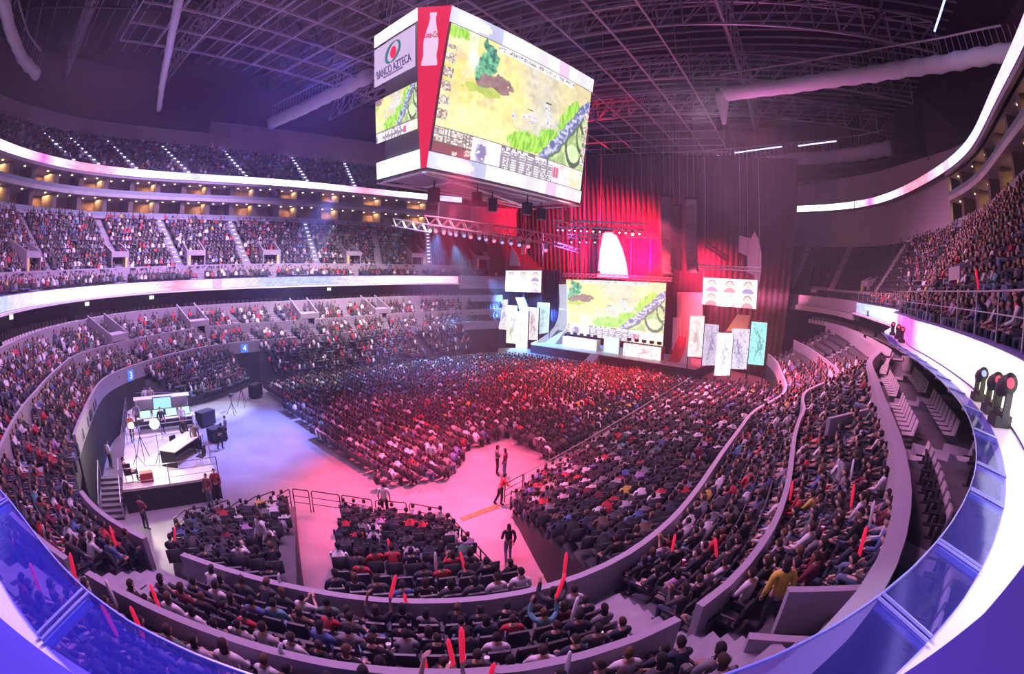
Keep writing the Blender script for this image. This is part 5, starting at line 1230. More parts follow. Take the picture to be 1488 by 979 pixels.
def hand_chain(J, B, R, side, wrist, direc, curl, up=(0, 0, 1)):
    d = Vector(direc).normalized(); u = Vector(up); u = (u-d*u.dot(d)).normalized(); s = d.cross(u)*side
    w = Vector(wrist); J['palm'+str(side)] = w+d*.05; B.append(('wrist'+str(side), 'palm'+str(side))); R['palm'+str(side)] = (.034, .017)
    for k, (off, ln) in enumerate(((.028, .068), (.010, .078), (-.009, .072), (-.027, .056))):
        a = w+d*.085+s*off; b = a+d*ln*.5-u*curl*ln*.25; c = b+d*ln*.32-u*curl*ln*.45
        n1, n2, n3_ = 'k%d%d' % (side, k), 'm%d%d' % (side, k), 't%d%d' % (side, k); J[n1], J[n2], J[n3_] = a, b, c; R[n1] = .0105; R[n2] = .0095; R[n3_] = .007
        B += [('palm'+str(side), n1), (n1, n2), (n2, n3_)]
    a = w+d*.035+s*.038-u*.008; b = a+d*.032+s*.016-u*.012; J['th%d' % side] = a; J['tt%d' % side] = b; R['th%d' % side] = .012; R['tt%d' % side] = .009
    B += [('palm'+str(side), 'th%d' % side), ('th%d' % side, 'tt%d' % side)]
def make_template(name, pose):
    """pose: dict of joint positions; y forward, z up, origin on the tread under the hips"""
    J = dict(pose['J']); R = dict(pelvis=(.135, .115), waist=(.125, .10), chest=(.150, .105), neckb=(.075, .06), neck=.052, hip1=.095, hip_1=.095,
             knee1=.062, knee_1=.062, shin1=.056, shin_1=.056, ankle1=.042, ankle_1=.042, toe1=(.040, .028), toe_1=(.040, .028), sh1=.062, sh_1=.062, el1=.044, el_1=.044, fa1=.040, fa_1=.040, wrist1=.027, wrist_1=.027)
    B = [('pelvis', 'waist'), ('waist', 'chest'), ('chest', 'neckb'), ('neckb', 'neck')]
    J['fa1'] = (Vector(J['el1'])*.65+Vector(J['wrist1'])*.35); J['fa_1'] = (Vector(J['el_1'])*.65+Vector(J['wrist_1'])*.35)
    J['shin1'] = (Vector(J['knee1'])*.65+Vector(J['ankle1'])*.35); J['shin_1'] = (Vector(J['knee_1'])*.65+Vector(J['ankle_1'])*.35)
    for s in ('1', '_1'): B += [('pelvis', 'hip'+s), ('hip'+s, 'knee'+s), ('knee'+s, 'shin'+s), ('shin'+s, 'ankle'+s), ('ankle'+s, 'toe'+s), ('neckb', 'sh'+s), ('sh'+s, 'el'+s), ('el'+s, 'fa'+s), ('fa'+s, 'wrist'+s)]
    J['wrist-1'] = J['wrist_1']; 
    JJ_, BB, RR_ = {k: Vector(v) for k, v in J.items() if k != 'wrist-1'}, list(B), R
    def hc(side, key):
        sub_J, sub_B = {}, []; w_ = JJ_['wrist'+key]; d = pose.get('hand'+key, w_-JJ_['el'+key]); hand_chain(sub_J, sub_B, RR_, side, w_, d, pose.get('curl', 1.0))
        for k, v in sub_J.items(): JJ_[k] = v
        for a, b in sub_B: BB.append((a.replace('wrist-1', 'wrist_1'), b))
    hc(1, '1'); hc(-1, '_1')
    for k in JJ_: RR_.setdefault(k, .03)
    body = body_mesh(name, {k: tuple(v) for k, v in JJ_.items()}, BB, RR_)
    nv0 = len(body.vertices); co = np.empty(nv0*3); body.vertices.foreach_get('co', co); co = co.reshape(-1, 3)
    nor = np.empty(nv0*3); body.vertices.foreach_get('normal', nor); nor = nor.reshape(-1, 3)
    segs = [(BBi, JJ_[BBi[0]], JJ_[BBi[1]]) for BBi in BB]; reg = []
    A = np.array([s[1] for s in segs]); D = np.array([s[2] for s in segs])-A; LL = (D**2).sum(1)+1e-9
    for p in co:
        t = np.clip(((p-A)*D).sum(1)/LL, 0, 1); d = np.linalg.norm(A+D*t[:, None]-p, axis=1); k = int(np.argmin(d)); reg.append(segs[k][0])
    faces = [tuple(p.vertices) for p in body.polygons]
    def region(r):
        a, b = r[0].rstrip('1_'), r[1].rstrip('1_')
        s = a+'-'+b
        if s in ('pelvis-waist', 'waist-chest', 'chest-neckb', 'neckb-sh', 'sh-el'): return 'top'
        if s in ('el-fa',): return 'sleeve'
        if s in ('fa-wrist',): return 'cuff'
        if s in ('pelvis-hip', 'hip-knee', 'knee-shin', 'shin-ankle'): return 'legs'
        if s == 'ankle-toe': return 'shoe'
        return 'skin'
    rg = [region(r) for r in reg]; nz_ = JJ_['neckb'].z+.045; rg = ['top' if (r[0] == 'neckb' and r[1] == 'neck' and c[2] < nz_) or (r[0] in ('neckb', 'chest') and c[2] < nz_) else g for r, g, c in zip(reg, rg, co)]; tr_, tl_ = JJ_['ankle1']*.5+JJ_['toe1']*.5, JJ_['ankle_1']*.5+JJ_['toe_1']*.5; footside = [1 if (Vector(c)-tr_).length < (Vector(c)-tl_).length else -1 for c in co]
    def cloth(nm, keep, off, side=0):
        fs = [f for f in faces if all(rg[v] in keep for v in f) and (side == 0 or all(footside[v] == side for v in f))]; use = sorted({v for f in fs for v in f}); mp = {v: i for i, v in enumerate(use)}
        me = bpy.data.meshes.new(nm); me.from_pydata([tuple(co[v]+nor[v]*off) for v in use], [], [tuple(mp[v] for v in f) for f in fs]); me.polygons.foreach_set('use_smooth', [True]*len(me.polygons)); me.materials.append(M_cloth); return me
    out = dict(top_long=cloth('jacket', ('top', 'sleeve', 'cuff'), .014), top_short=cloth('shirt', ('top',), .013), legs=cloth('trousers', ('legs',), .010), shoe1=cloth('shoe', ('shoe',), .010, 1), shoe_1=cloth('shoe', ('shoe',), .010, -1))
    # head joined into the body mesh
    hc_ = Vector(JJ_['neck'])+Vector((0, .018, .115)); hv, hf, (nu, nv, M) = head_bm(hc_, pose.get('yaw', 0), pose.get('pitch', 0))
    me = bpy.data.meshes.new('person'); me.from_pydata([tuple(c) for c in co]+hv, [], faces+[tuple(nv0+i for i in f) for f in hf]); me.polygons.foreach_set('use_smooth', [True]*len(me.polygons)); me.materials.append(M_skin); out['body'] = me
    hv, hf, _ = head_bm(hc_, pose.get('yaw', 0), pose.get('pitch', 0), 1.0)
    keepS, keepL = [], []
    for f in hf:
        j, i = divmod(f[0], nu); th = PI*(j+.5)/nv; ph = TAU*(i+.5)/nu; y = math.sin(th)*math.cos(ph); z = math.cos(th)
        if z > .42 or (y < .25 and z > -.15) or (y < -.35 and z > -.55): keepS.append(f)
        if z > .42 or (y < .25 and z > -.75): keepL.append(f)
    def hair(nm, fs, long_):
        vs = list(hv); fs = list(fs)
        if long_:
            n0 = len(vs); 
            for k, zz in enumerate((-.02, -.10, -.20, -.29)):
                for i in range(7): a = PI+(i-3)*.42; rr = (.085, .088, .085, .06)[k]; v = M @ Vector((math.sin(a)*rr, math.cos(a)*rr*1.0-.012, 0)); vs.append((v[0]+hc_[0], v[1]+hc_[1], hc_[2]+zz))
                for i in range(7): a = PI+(i-3)*.42; rr = (.06, .06, .055, .04)[k]; v = M @ Vector((math.sin(a)*rr, math.cos(a)*rr-.012, 0)); vs.append((v[0]+hc_[0], v[1]+hc_[1], hc_[2]+zz))
            for k in range(3):
                for i in range(13): a = n0+k*14; b = a+14; fs.append((a+i, a+i+1, b+i+1, b+i))
        me = bpy.data.meshes.new(nm); me.from_pydata(vs, [], fs); me.polygons.foreach_set('use_smooth', [True]*len(me.polygons)); me.materials.append(M_cloth); return me
    out['hair_short'] = hair('hair', keepS, False); out['hair_long'] = hair('hair', keepL, True); out['head_c'] = hc_; out['J'] = JJ_
    return out
def mir(d):   # joints given for one side with key1, other side key_1 mirrored unless given
    o = dict(d)
    for k, v in d.items():
        if k.endswith('1') and not k.endswith('_1') and k[:-1]+'_1' not in d: o[k[:-1]+'_1'] = (-v[0], v[1], v[2])
    return o
SIT = dict(pelvis=(0, 0, .50), waist=(0, -.03, .68), chest=(0, -.06, .90), neckb=(0, -.055, 1.05), neck=(0, -.035, 1.13), hip1=(.095, .03, .50), knee1=(.13, .46, .53), ankle1=(.13, .44, .10), toe1=(.14, .60, .06), sh1=(.185, -.055, 1.02), el1=(.25, .06, .76), wrist1=(.15, .29, .66))
def sit(**k): d = dict(SIT); d.update(k); return mir(d)
POSES = {
 'hands_on_lap': dict(J=sit()),
 'leaning_back': dict(J=sit(waist=(0, -.07, .66), chest=(0, -.14, .86), neckb=(0, -.17, 1.0), neck=(0, -.16, 1.08), sh1=(.185, -.16, .97), el1=(.27, -.03, .72), wrist1=(.10, .20, .62), knee1=(.16, .50, .50), ankle1=(.17, .50, .10), toe1=(.19, .64, .07))),
 'arms_folded': dict(J=sit(el1=(.24, .05, .78), wrist1=(-.02, .17, .84), el_1=(-.24, .05, .78), wrist_1=(.03, .2, .79)), hand1=Vector((-1, .15, .1)), hand_1=Vector((1, .1, .1))),
 'bent_forward': dict(J=sit(waist=(0, .03, .67), chest=(0, .12, .86), neckb=(0, .18, .99), neck=(0, .22, 1.05), sh1=(.18, .16, .97), el1=(.2, .30, .74), wrist1=(.05, .45, .66)), pitch=-.3),
 'head_turned': dict(J=sit(el1=(.26, .02, .76), wrist1=(.2, .26, .68)), yaw=.7),
 'legs_crossed': dict(J=sit(knee1=(.02, .47, .60), ankle1=(-.16, .52, .32), toe1=(-.28, .62, .30), knee_1=(-.12, .45, .52), ankle_1=(-.12, .42, .1), toe_1=(-.12, .58, .06)), yaw=-.35),
 'one_arm_raised': dict(J=sit(el1=(.30, .10, 1.15), wrist1=(.26, .18, 1.40)), hand1=Vector((0, .1, 1)), curl=2.2),
 'holding_phone': dict(J=sit(el1=(.24, .14, .82), wrist1=(.06, .34, .98), el_1=(-.24, .14, .80), wrist_1=(-.06, .34, .96)), hand1=Vector((-.1, .3, 1)), hand_1=Vector((.1, .3, 1)), curl=2.0, pitch=-.1),
}
STD = dict(pelvis=(0, 0, .95), waist=(0, 0, 1.10), chest=(0, -.01, 1.30), neckb=(0, -.015, 1.45), neck=(0, 0, 1.52), hip1=(.095, 0, .92), knee1=(.11, .03, .50), ankle1=(.12, -.02, .09), toe1=(.14, .14, .05), sh1=(.19, -.015, 1.42), el1=(.26, -.03, 1.13), wrist1=(.24, .10, .90))
def std(**k): d = dict(STD); d.update(k); return mir(d)
POSES.update({
 'standing': dict(J=std()),
 'arms_crossed_standing': dict(J=std(el1=(.25, .08, 1.15), wrist1=(0, .2, 1.2), el_1=(-.25, .08, 1.15), wrist_1=(.03, .22, 1.15)), hand1=Vector((-1, .1, .1)), hand_1=Vector((1, .1, .1))),
 'walking': dict(J=std(knee1=(.10, .16, .52), ankle1=(.11, .12, .10), toe1=(.12, .28, .06), knee_1=(-.10, -.02, .50), ankle_1=(-.11, -.24, .13), toe_1=(-.12, -.12, .05), wrist1=(.22, .02, .88), wrist_1=(-.22, .22, 1.0))),
 'leaning': dict(J=std(pelvis=(0, 0, .92), waist=(0, .05, 1.06), chest=(0, .12, 1.24), neckb=(0, .17, 1.38), neck=(0, .2, 1.45), sh1=(.19, .15, 1.34), el1=(.27, .26, 1.1), wrist1=(.2, .48, 1.06), knee_1=(-.1, -.08, .48), ankle_1=(-.1, -.3, .1), toe_1=(-.1, -.15, .05)))
})
TPL = {k: make_template(k, v) for k, v in POSES.items()}
PAL = [((.012, .012, .016), 'black', 34), ((.02, .025, .05), 'navy', 14), ((.055, .053, .06), 'charcoal', 18), ((.18, .17, .19), 'grey', 10), ((.62, .57, .62), 'white', 12), ((.42, .02, .035), 'red', 8), ((.14, .012, .03), 'maroon', 5), ((.07, .12, .30), 'blue', 3.5), ((.40, .36, .40), 'light grey', 5), ((.08, .15, .11), 'green', 1.2), ((.55, .40, .08), 'mustard', .8), ((.40, .22, .42), 'lilac', 1.2), ((.13, .08, .05), 'brown', 3), ((.10, .28, .32), 'teal', .7)]
PW = np.array([p[2] for p in PAL], float); PW /= PW.sum()
LEG = [((.025, .032, .065), 'dark jeans', 6), ((.012, .012, .015), 'black trousers', 4), ((.11, .15, .25), 'faded jeans', 2.4), ((.12, .11, .10), 'khaki trousers', 1)]
LW = np.array([p[2] for p in LEG], float); LW /= LW.sum()
SKN = [(.52, .30, .22), (.42, .23, .16), (.60, .38, .29), (.32, .17, .11)]
HAIR = [((.012, .008, .008), 'black', 6), ((.035, .018, .01), 'dark brown', 3), ((.10, .05, .02), 'brown', 1)]
def person(pose, pos, heading, top, legs, skin, hair, long_, short_sleeve, label, group=None, scale=1.0):
    T = TPL[pose]; o = bpy.data.objects.new('person', T['body']); COL.objects.link(o); o.location = [float(q) for q in pos]; o.rotation_euler = (0, 0, heading-PI/2); o.scale = (scale,)*3; o.color = (*skin, 1)
    prop(o, label, 'person', group); shc = (.02, .02, .02) if random.random() < .7 else (.5, .5, .5)
    for nm, me, c in (('shirt' if short_sleeve else 'jacket', T['top_short' if short_sleeve else 'top_long'], top), ('trousers', T['legs'], legs), ('shoe', T['shoe1'], shc), ('shoe', T['shoe_1'], shc), ('hair', T['hair_long' if long_ else 'hair_short'], hair)):
        q = bpy.data.objects.new(nm, me); COL.objects.link(q); q.parent = o; q.color = (*c, 1)
    return o
# named figures
def fig(px, py, z, pose, face_px, top, legs, label, long_=False, ss=False, hair=(.015, .01, .01), scale=1.0, skin=SKN[0]):
    p = at(px, py, z); q = at(face_px[0], face_px[1], z); h = math.atan2(q[1]-p[1], q[0]-p[0]); return person(pose, p, h, top, legs, skin, hair, long_, ss, label, None, scale)
BLK, NVY, WHT, RED_, JNS, GRY = (.012, .012, .015), (.02, .03, .07), (.75, .72, .75), (.6, .03, .04), (.10, .15, .30), (.2, .2, .22)
fig(738, 815, 0, 'walking', (712, 730), BLK, JNS, 'person with long dark hair walking up the vehicle aisle in black jacket', True)
fig(722, 690, 0, 'arms_crossed_standing', (735, 690), (.10, .09, .10), BLK, 'taller of two people chatting on the open floor, in patterned dark top', True, scale=1.03)
fig(733, 694, 0, 'standing', (720, 692), (.12, .02, .05), JNS, 'shorter of two people chatting on the open floor, in maroon top and jeans', True)
fig(727, 733, 0, 'leaning', (745, 730), RED_, BLK, 'steward in red shirt leaning on the rail at the side stand corner', False, True)
fig(627, 684, 0, 'standing', (650, 650), WHT, BLK, 'person in white shirt standing at the edge of the floor seats', False, True)
fig(640, 678, 0, 'standing', (620, 680), WHT, (.02, .02, .03), 'second white-shirted person standing by the floor seats, thinner one', False, True, scale=.97)
fig(330, 640, 0, 'standing', (300, 640), (.10, .09, .10), BLK, 'crew member in dark clothes standing on the blue-lit floor', False)
fig(322, 652, 0, 'leaning', (345, 640), BLK, BLK, 'crew member bending over beside a low flight case', False)
fig(307, 735, 0, 'standing', (240, 790), (.20, .05, .06), (.12, .14, .2), 'person in dark red top standing at the platform corner', False)
fig(318, 727, 0, 'standing', (330, 800), (.35, .03, .04), BLK, 'person in red vest behind another at the platform corner', False)
fig(214, 770, 0, 'arms_crossed_standing', (300, 700), (.25, .06, .08), (.06, .06, .08), 'red-lit person standing behind the end block below the platform', False)
fig(560, 752, .45, 'standing', (575, 700), WHT, BLK, 'person in white shirt with backpack standing in the end block front row', False, True)
fig(388, 815, 2.4, 'standing', (330, 840), (.66, .60, .66), BLK, 'person in pale top with long hair standing in the end block', True)
fig(162, 680, 0, 'standing', (230, 650), WHT, BLK, 'person in white shirt standing beside the control platform stairs', False, True)
fig(1108, 922, 5.0, 'standing', (1080, 850), (.62, .42, .05), (.04, .04, .06), 'person in mustard yellow top standing by the stairwell wall under the glass strip', True)
for i, (u, v, pose, c, lab) in enumerate(((.55, .53, 'standing', BLK, 'technician in black before the row of green lit monitors'), (.20, .62, 'standing', GRY, 'technician in grey near the wall-side studio lamp'), (.80, .34, 'standing', BLK, 'operator in black behind the angled mixing desk'), (.9, .26, 'standing', (.12, .10, .08), 'operator in brown at the end of the mixing desk'), (.45, .94, 'standing', (.5, .4, .3), 'presenter in tan jacket behind the cream desk'), (.35, .93, 'standing', (.7, .65, .6), 'presenter in pale shirt at the wall end of the cream desk'), (.85, .55, 'standing', WHT, 'technician in white beside the floor-side railing'), (.12, .45, 'walking', (.55, .15, .05), 'crew member in orange vest on the platform'))):
    q = pp(u, v); person(pose, q, math.atan2(-e2[1], -e2[0])+random.uniform(-.7, .7), c, BLK, random.choice(SKN), (.015, .01, .01), False, False, lab)
def chair(p, rz, label, m=M_black, group=None):
    t = thing('office_chair', label, 'chair', p, group); M = Matrix.Rotation(rz, 3, 'Z'); q = lambda x, y, z: tuple(np.array(p)+np.array(M@Vector((x, y, z))))
    MB().box(q(0, 0, .45), (.46, .46, .07), rz).build('seat', m, t, bevel=.02); MB().box(q(0, -.23, .78), (.44, .06, .5), rz).build('backrest', m, t, bevel=.02)
    for sx in (-1, 1):
        for sy in (-1, 1): MB().tube(q(sx*.2, sy*.2, 0), q(sx*.19, sy*.19, .43), .016).build('leg', M_alu, t)
cp = pp(.08, .06); chair(cp, pang, 'dark chair on the near wall-side corner of the platform'); person('leaning_back', cp, pang+PI/2-1.6, (.30, .05, .07), (.03, .03, .05), SKN[0], (.02, .01, .01), False, False, 'seated guard in red lying back on a chair at the platform corner')
cp = pp(.62, .30); chair(cp, pang+.4, 'dark chair behind the angled mixing desk'); cp2 = pp(.9, .14); chair(cp2, pang+.9, 'dark chair beside the floor-side end of the mixing desk')
#CROWD
# which seats are taken
def taken(x, y, z, zone, px, py):
    k = zone[0]
    if k == 'club': return False
    if k == 'upper' or k == 'balcony':
        if px < 800:
            if k == 'upper' and px > 590: return px < 640 and random.random() < .12*(640-px)/50
            return random.random() < (.93 if px < 560 else .8)
        if px < 1262: return random.random() < .004
        if k == 'upper': return random.random() < max(0, min(.94, (px-1290)/90+(360-py)/500))
        return random.random() < .94
    if k == 'top': return random.random() < (.55 if px < 500 else .25)
    if k in ('lower', 'middle'):
        if px > 1080 and py < 530: return False
        if 684 < px < 760 and py < 505: return random.random() < .03
        return random.random() < .93
    if k.startswith('end block'): return random.random() < .80
    if k == 'far stand': return random.random() < (.93 if px > 470 else .82)
    return random.random() < .95
SA = np.array([[s[0], s[1], s[2]] for s in SEATS]); pxs, pys, ds = proj(SA+[0, 0, .6])
vis = (pxs > -50) & (pxs < 1540) & (pys > -40) & (pys < 1030) & (ds > 3.2)
order = [i for i in np.argsort(ds) if vis[i] and not (SEATS[i][4][0] in ('lower', 'middle') and in_void(pxs[i], pys[i]))]
NEAR_P, NEAR_S = 300, 300
ZN = {'lower': 'lower rows', 'middle': 'middle rows', 'club': 'empty club rows', 'balcony': 'balcony rows', 'upper': 'upper tier', 'top': 'topmost tier', 'floor': 'floor seats', 'side stand': 'side stand', 'end block beside the platform': 'platform-side end block', 'end block beside the vehicle aisle': 'aisle-side end block'}
# low-detail figure for the crowd far away: parts as boxes and small rounded heads
def simple_person(detail):
    V, Fc, K = [], [], []
    def add(vs, fs, k):
        n = len(V); V.extend(vs); Fc.extend([tuple(n+i for i in f) for f in fs]); K.extend([k]*len(vs))
    def bx(c0, w0, d0, c1, w1, d1, k):
        vs = [(c0[0]+sx*w0, c0[1]+sy*d0, c0[2]) for sx, sy in ((-1, -1), (1, -1), (1, 1), (-1, 1))]+[(c1[0]+sx*w1, c1[1]+sy*d1, c1[2]) for sx, sy in ((-1, -1), (1, -1), (1, 1), (-1, 1))]
        add(vs, [(0, 1, 5, 4), (1, 2, 6, 5), (2, 3, 7, 6), (3, 0, 4, 7), (4, 5, 6, 7)], k)
    def ball(c, rx, ry, rz, k, n=6):
        vs = [(c[0], c[1], c[2]+rz)]; 
        for t in (.33, .66): vs += [(c[0]+rx*math.sin(PI*t)*math.cos(TAU*i/n), c[1]+ry*math.sin(PI*t)*math.sin(TAU*i/n), c[2]+rz*math.cos(PI*t)) for i in range(n)]
        vs.append((c[0], c[1], c[2]-rz)); fs = [(0, 1+i, 1+(i+1) % n) for i in range(n)]+[(1+i, 1+n+i, 1+n+(i+1) % n, 1+(i+1) % n) for i in range(n)]+[(1+n+(i+1) % n, 1+n+i, 1+2*n) for i in range(n)]
        add(vs, fs, k)
    bx((0, -.02, .45), .17, .11, (0, -.07, .88), .21, .11, 1); bx((0, -.07, .88), .21, .11, (0, -.05, 1.06), .09, .06, 1)
    ball((0, .02, 1.22), .080, .10, .125, 0); ball((0, -.025, 1.26), .098, .108, .125, 2)
    bx((-.1, .42, .44), .075, .06, (-.1, .42, .60), .07, .06, 3)
    add([(-.19, 0, .47), (-.03, 0, .47), (-.03, .48, .5), (-.2, .48, .5), (-.19, 0, .61), (-.03, 0, .61), (-.03, .50, .6), (-.2, .50, .6)], [(4, 5, 6, 7), (0, 4, 7, 3), (1, 2, 6, 5), (2, 3, 7, 6)], 3)
    add([(.03, 0, .47), (.19, 0, .47), (.2, .48, .5), (.03, .48, .5), (.03, 0, .61), (.19, 0, .61), (.2, .50, .6), (.03, .50, .6)], [(4, 5, 6, 7), (0, 4, 7, 3), (1, 2, 6, 5), (2, 3, 7, 6)], 3)
    if detail:
        bx((-.13, .46, .05), .06, .07, (-.12, .46, .52), .06, .06, 3); bx((.13, .46, .05), .06, .07, (.12, .46, .52), .06, .06, 3)
        for s in (-1, 1):
            add([(s*.20, -.10, 1.0), (s*.27, -.06, .98), (s*.29, .06, .74), (s*.22, .06, .70), (s*.20, 0, 1.02), (s*.26, .02, .98), (s*.27, .12, .78), (s*.2, .12, .76)], [(0, 1, 2, 3), (4, 5, 6, 7), (0, 1, 5, 4), (1, 2, 6, 5), (2, 3, 7, 6), (3, 0, 4, 7)], 1)
            add([(s*.29, .05, .72), (s*.22, .05, .70), (s*.10, .30, .66), (s*.14, .33, .64), (s*.28, .08, .80), (s*.22, .09, .78), (s*.11, .31, .73), (s*.15, .34, .71)], [(0, 1, 2, 3), (4, 5, 6, 7), (0, 3, 7, 4), (1, 2, 6, 5), (2, 3, 7, 6)], 0 if s > 0 else 1)
    return np.array(V), Fc, np.array(K)
LOD = [simple_person(True), simple_person(False)]
def crowd_object(name, items, label, cat):
    Vs, Cs, loops, starts, tot = [], [], [], [], []; n = 0; ls = 0
    for (x, y, z, h, lod, cols, s) in items:
        V, Fc, K = LOD[lod]; a = h-PI/2; c_, s_ = math.cos(a)*s, math.sin(a)*s
        P = np.stack([V[:, 0]*c_-V[:, 1]*s_+x, V[:, 0]*s_+V[:, 1]*c_+y, V[:, 2]*s+z], 1); Vs.append(P); Cs.append(np.array(cols)[K])
        for f in Fc: loops.extend([n+i for i in f]); starts.append(ls); tot.append(len(f)); ls += len(f)
        n += len(V)
    V = np.concatenate(Vs); C = np.concatenate(Cs); me = bpy.data.meshes.new(name); me.vertices.add(len(V)); me.vertices.foreach_set('co', V.ravel()); me.loops.add(len(loops)); me.loops.foreach_set('vertex_index', loops)
    me.polygons.add(len(starts)); me.polygons.foreach_set('loop_start', starts); me.polygons.foreach_set('loop_total', tot); me.update(calc_edges=True)
    a = me.color_attributes.new('tint', 'FLOAT_COLOR', 'POINT'); a.data.foreach_set('color', np.concatenate([C, np.ones((len(C), 1))], 1).astype(np.float32).ravel())
    me.materials.append(M_crowd); o = bpy.data.objects.new(name, me); COL.objects.link(o); prop(o, label, cat, None, 'stuff'); return o
SITP = ['hands_on_lap', 'leaning_back', 'arms_folded', 'bent_forward', 'head_turned', 'legs_crossed', 'one_arm_raised', 'holding_phone']; SWT = [6, 5, 3, 2, 3, 2, .35, .5]
far_people, near_n = [], 0
PTXT = {'hands_on_lap': 'hands on lap', 'leaning_back': 'leaning back', 'arms_folded': 'arms folded', 'bent_forward': 'bent forward', 'head_turned': 'head turned', 'legs_crossed': 'legs crossed', 'one_arm_raised': 'one arm raised', 'holding_phone': 'holding a phone up'}
individuals = []
used_seat = {}
for rank, i in enumerate(order):
    x, y, z, h, zone, idx = SEATS[i]
    if not taken(x, y, z, zone, pxs[i], pys[i]): continue
    ti_ = rng.choice(len(PAL), p=PW); li = rng.choice(len(LEG), p=LW); sk = SKN[rng.integers(4)]; hi = random.choices(range(3), [6, 3, 1])[0]; sc = random.uniform(.86, .99); hh = h+random.uniform(-.34, .34)
    if zone[0] in ('lower', 'middle', 'upper', 'balcony', 'top'):      # people turn a little towards the stage
        ang = math.atan2(6-y, 38-x); dd = (ang-hh+PI) % TAU-PI; hh += max(-.45, min(.45, dd*.35))
    jt = .15 if zone[0] == 'floor' else (.06 if near_n < NEAR_P else .11); ox, oy = x+random.uniform(-jt, jt), y+random.uniform(-jt, jt)
    if near_n < NEAR_P:
        pose = random.choices(SITP, SWT)[0]; ss = random.random() < .3; lg = random.random() < .35
        zn = zone[0]; row = zone[1] if len(zone) > 1 and isinstance(zone[1], int) else 0
        where = ZN.get(zn, zn)
        lab = '%s %s, %s, %s row of %s, %s seat' % (PAL[ti_][1], 'shirt' if ss else 'jacket', PTXT[pose], ordw(row+1), where, ordw(idx+1))
        person(pose, (ox, oy, z), hh, PAL[ti_][0], LEG[li][0], sk, HAIR[hi][0], lg, ss, 'person in '+lab, 'spectators seated nearest the viewpoint', sc)
        near_n += 1; individuals.append((i, pose, hh, (ox, oy, z), sc, lab))
    else:
        far_people.append((ox, oy, z, hh, 0 if ds[i] < 34 else 1, [sk, PAL[ti_][0], HAIR[hi][0], LEG[li][0]], sc))
print('people', near_n, len(far_people))
crowd_object('crowd', far_people, 'crowd of seated spectators filling the floor, stands and tiers further away', 'crowd')
# cups, cheering sticks and popcorn held or set down by the nearest people
M_cup = mat('paper_cup', (.85, .82, .85), .5); M_cupred = mat('red_paper_cup', (.6, .03, .05), .5); M_stick = mat('red_inflated_plastic', (.9, .03, .08), .3, emit=(1.0, .02, .08), es=.45); M_sticw = mat('white_inflated_plastic', (.85, .8, .9), .3)
def cupl(l):
    a = l.split(', '); return '%s top, %s, %s' % (a[0].rsplit(' ', 1)[0], a[-2].replace('curved rows', 'rows'), a[-1])
for (i, pose, hh, p, sc, lab) in individuals:
    r = random.random(); c, s_ = math.cos(hh-PI/2), math.sin(hh-PI/2); W_ = lambda x, y, z: (p[0]+(x*c-y*s_)*sc, p[1]+(x*s_+y*c)*sc, p[2]+z*sc)
    if r < .16 and pose in ('hands_on_lap', 'leaning_back', 'legs_crossed', 'head_turned'):
        wj = TPL[pose]['J']['palm1']; q = W_(wj[0], wj[1]+.06, wj[2]+.03); t = thing('drink_cup', 'paper cup, '+cupl(lab), 'cup', q, 'drinks in the nearest rows')
        m_ = M_cup if random.random() < .5 else M_cupred
        MB().lathe([(.034, -.06), (.046, .07)], q, 12).build('cup_body', m_, t, True); MB().lathe([(.049, .07), (.049, .085), (.03, .09)], q, 12).build('lid', M_cup, t); MB().tube((q[0], q[1], q[2]+.08), (q[0]+.01, q[1], q[2]+.16), .004, 5).build('straw', M_cupred, t)
    elif r < .205 or pose == 'one_arm_raised':
        wj = TPL[pose]['J']['palm1']; up = pose == 'one_arm_raised'; q = W_(wj[0], wj[1]+(.02 if up else .07), wj[2]+(.02 if up else .02)); d = np.array(W_(wj[0]+random.uniform(-.15, .15), wj[1]+.12, wj[2]+.55))-np.array(q); m_ = M_stick if random.random() < .75 else M_sticw
        o = MB().lathe([(.012, 0), (.035, .05), (.04, .3), (.035, .52), (.012, .58)], q, 10, Vector(d).to_track_quat('Z', 'Y').to_matrix()).build('cheering_stick', m_, None, True)
        prop(o, ('red' if m_ is M_stick else 'white')+' cheering stick, '+cupl(lab), 'cheering stick', 'inflated cheering sticks in the nearest rows')
# ------------------------------------------------------------------ seats: the largest as single chairs, the rest as one mass
SEATP = {}
def seat_parts(pale):
    mt = M_seatgrey if pale else M_seat
    def me(mb, m): o = mb.build('x', m); d = o.data; bpy.data.objects.remove(o); return d
    b = MB(); M = Matrix.Rotation(R_(12), 3, 'X')
    prof = [(-.22, 0), (-.225, .3), (-.19, .44), (.19, .44), (.225, .3), (.22, 0)]
    b.prism([(x, -.20-z*.18, .48+z) for x, z in prof], (0, .05, .012)); back = me(b, mt)
    b = MB().prism([(-.21, -.16, .44), (.21, -.16, .44), (.22, .24, .47), (-.22, .24, .47)], (0, 0, -.06)); pan = me(b, mt)
    b = MB().prism([(-.21, -.19, .46), (.21, -.19, .46), (.21, -.12, .84), (-.21, -.12, .84)], (0, .06, 0)); pan_up = me(b, M_seat)
    leg = me(MB().box((0, -.12, .22), (.07, .10, .44)).box((0, -.10, .02), (.14, .22, .03)), M_dark)
    arm = me(MB().box((0, 0, .64), (.045, .32, .035)).box((0, -.08, .54), (.03, .06, .2)), M_dark)
    return dict(back=back, pan=pan, pan_up=pan_up, leg=leg, arm=arm)
SP = {False: seat_parts(False), True: seat_parts(True)}
ns = 0; rest = []
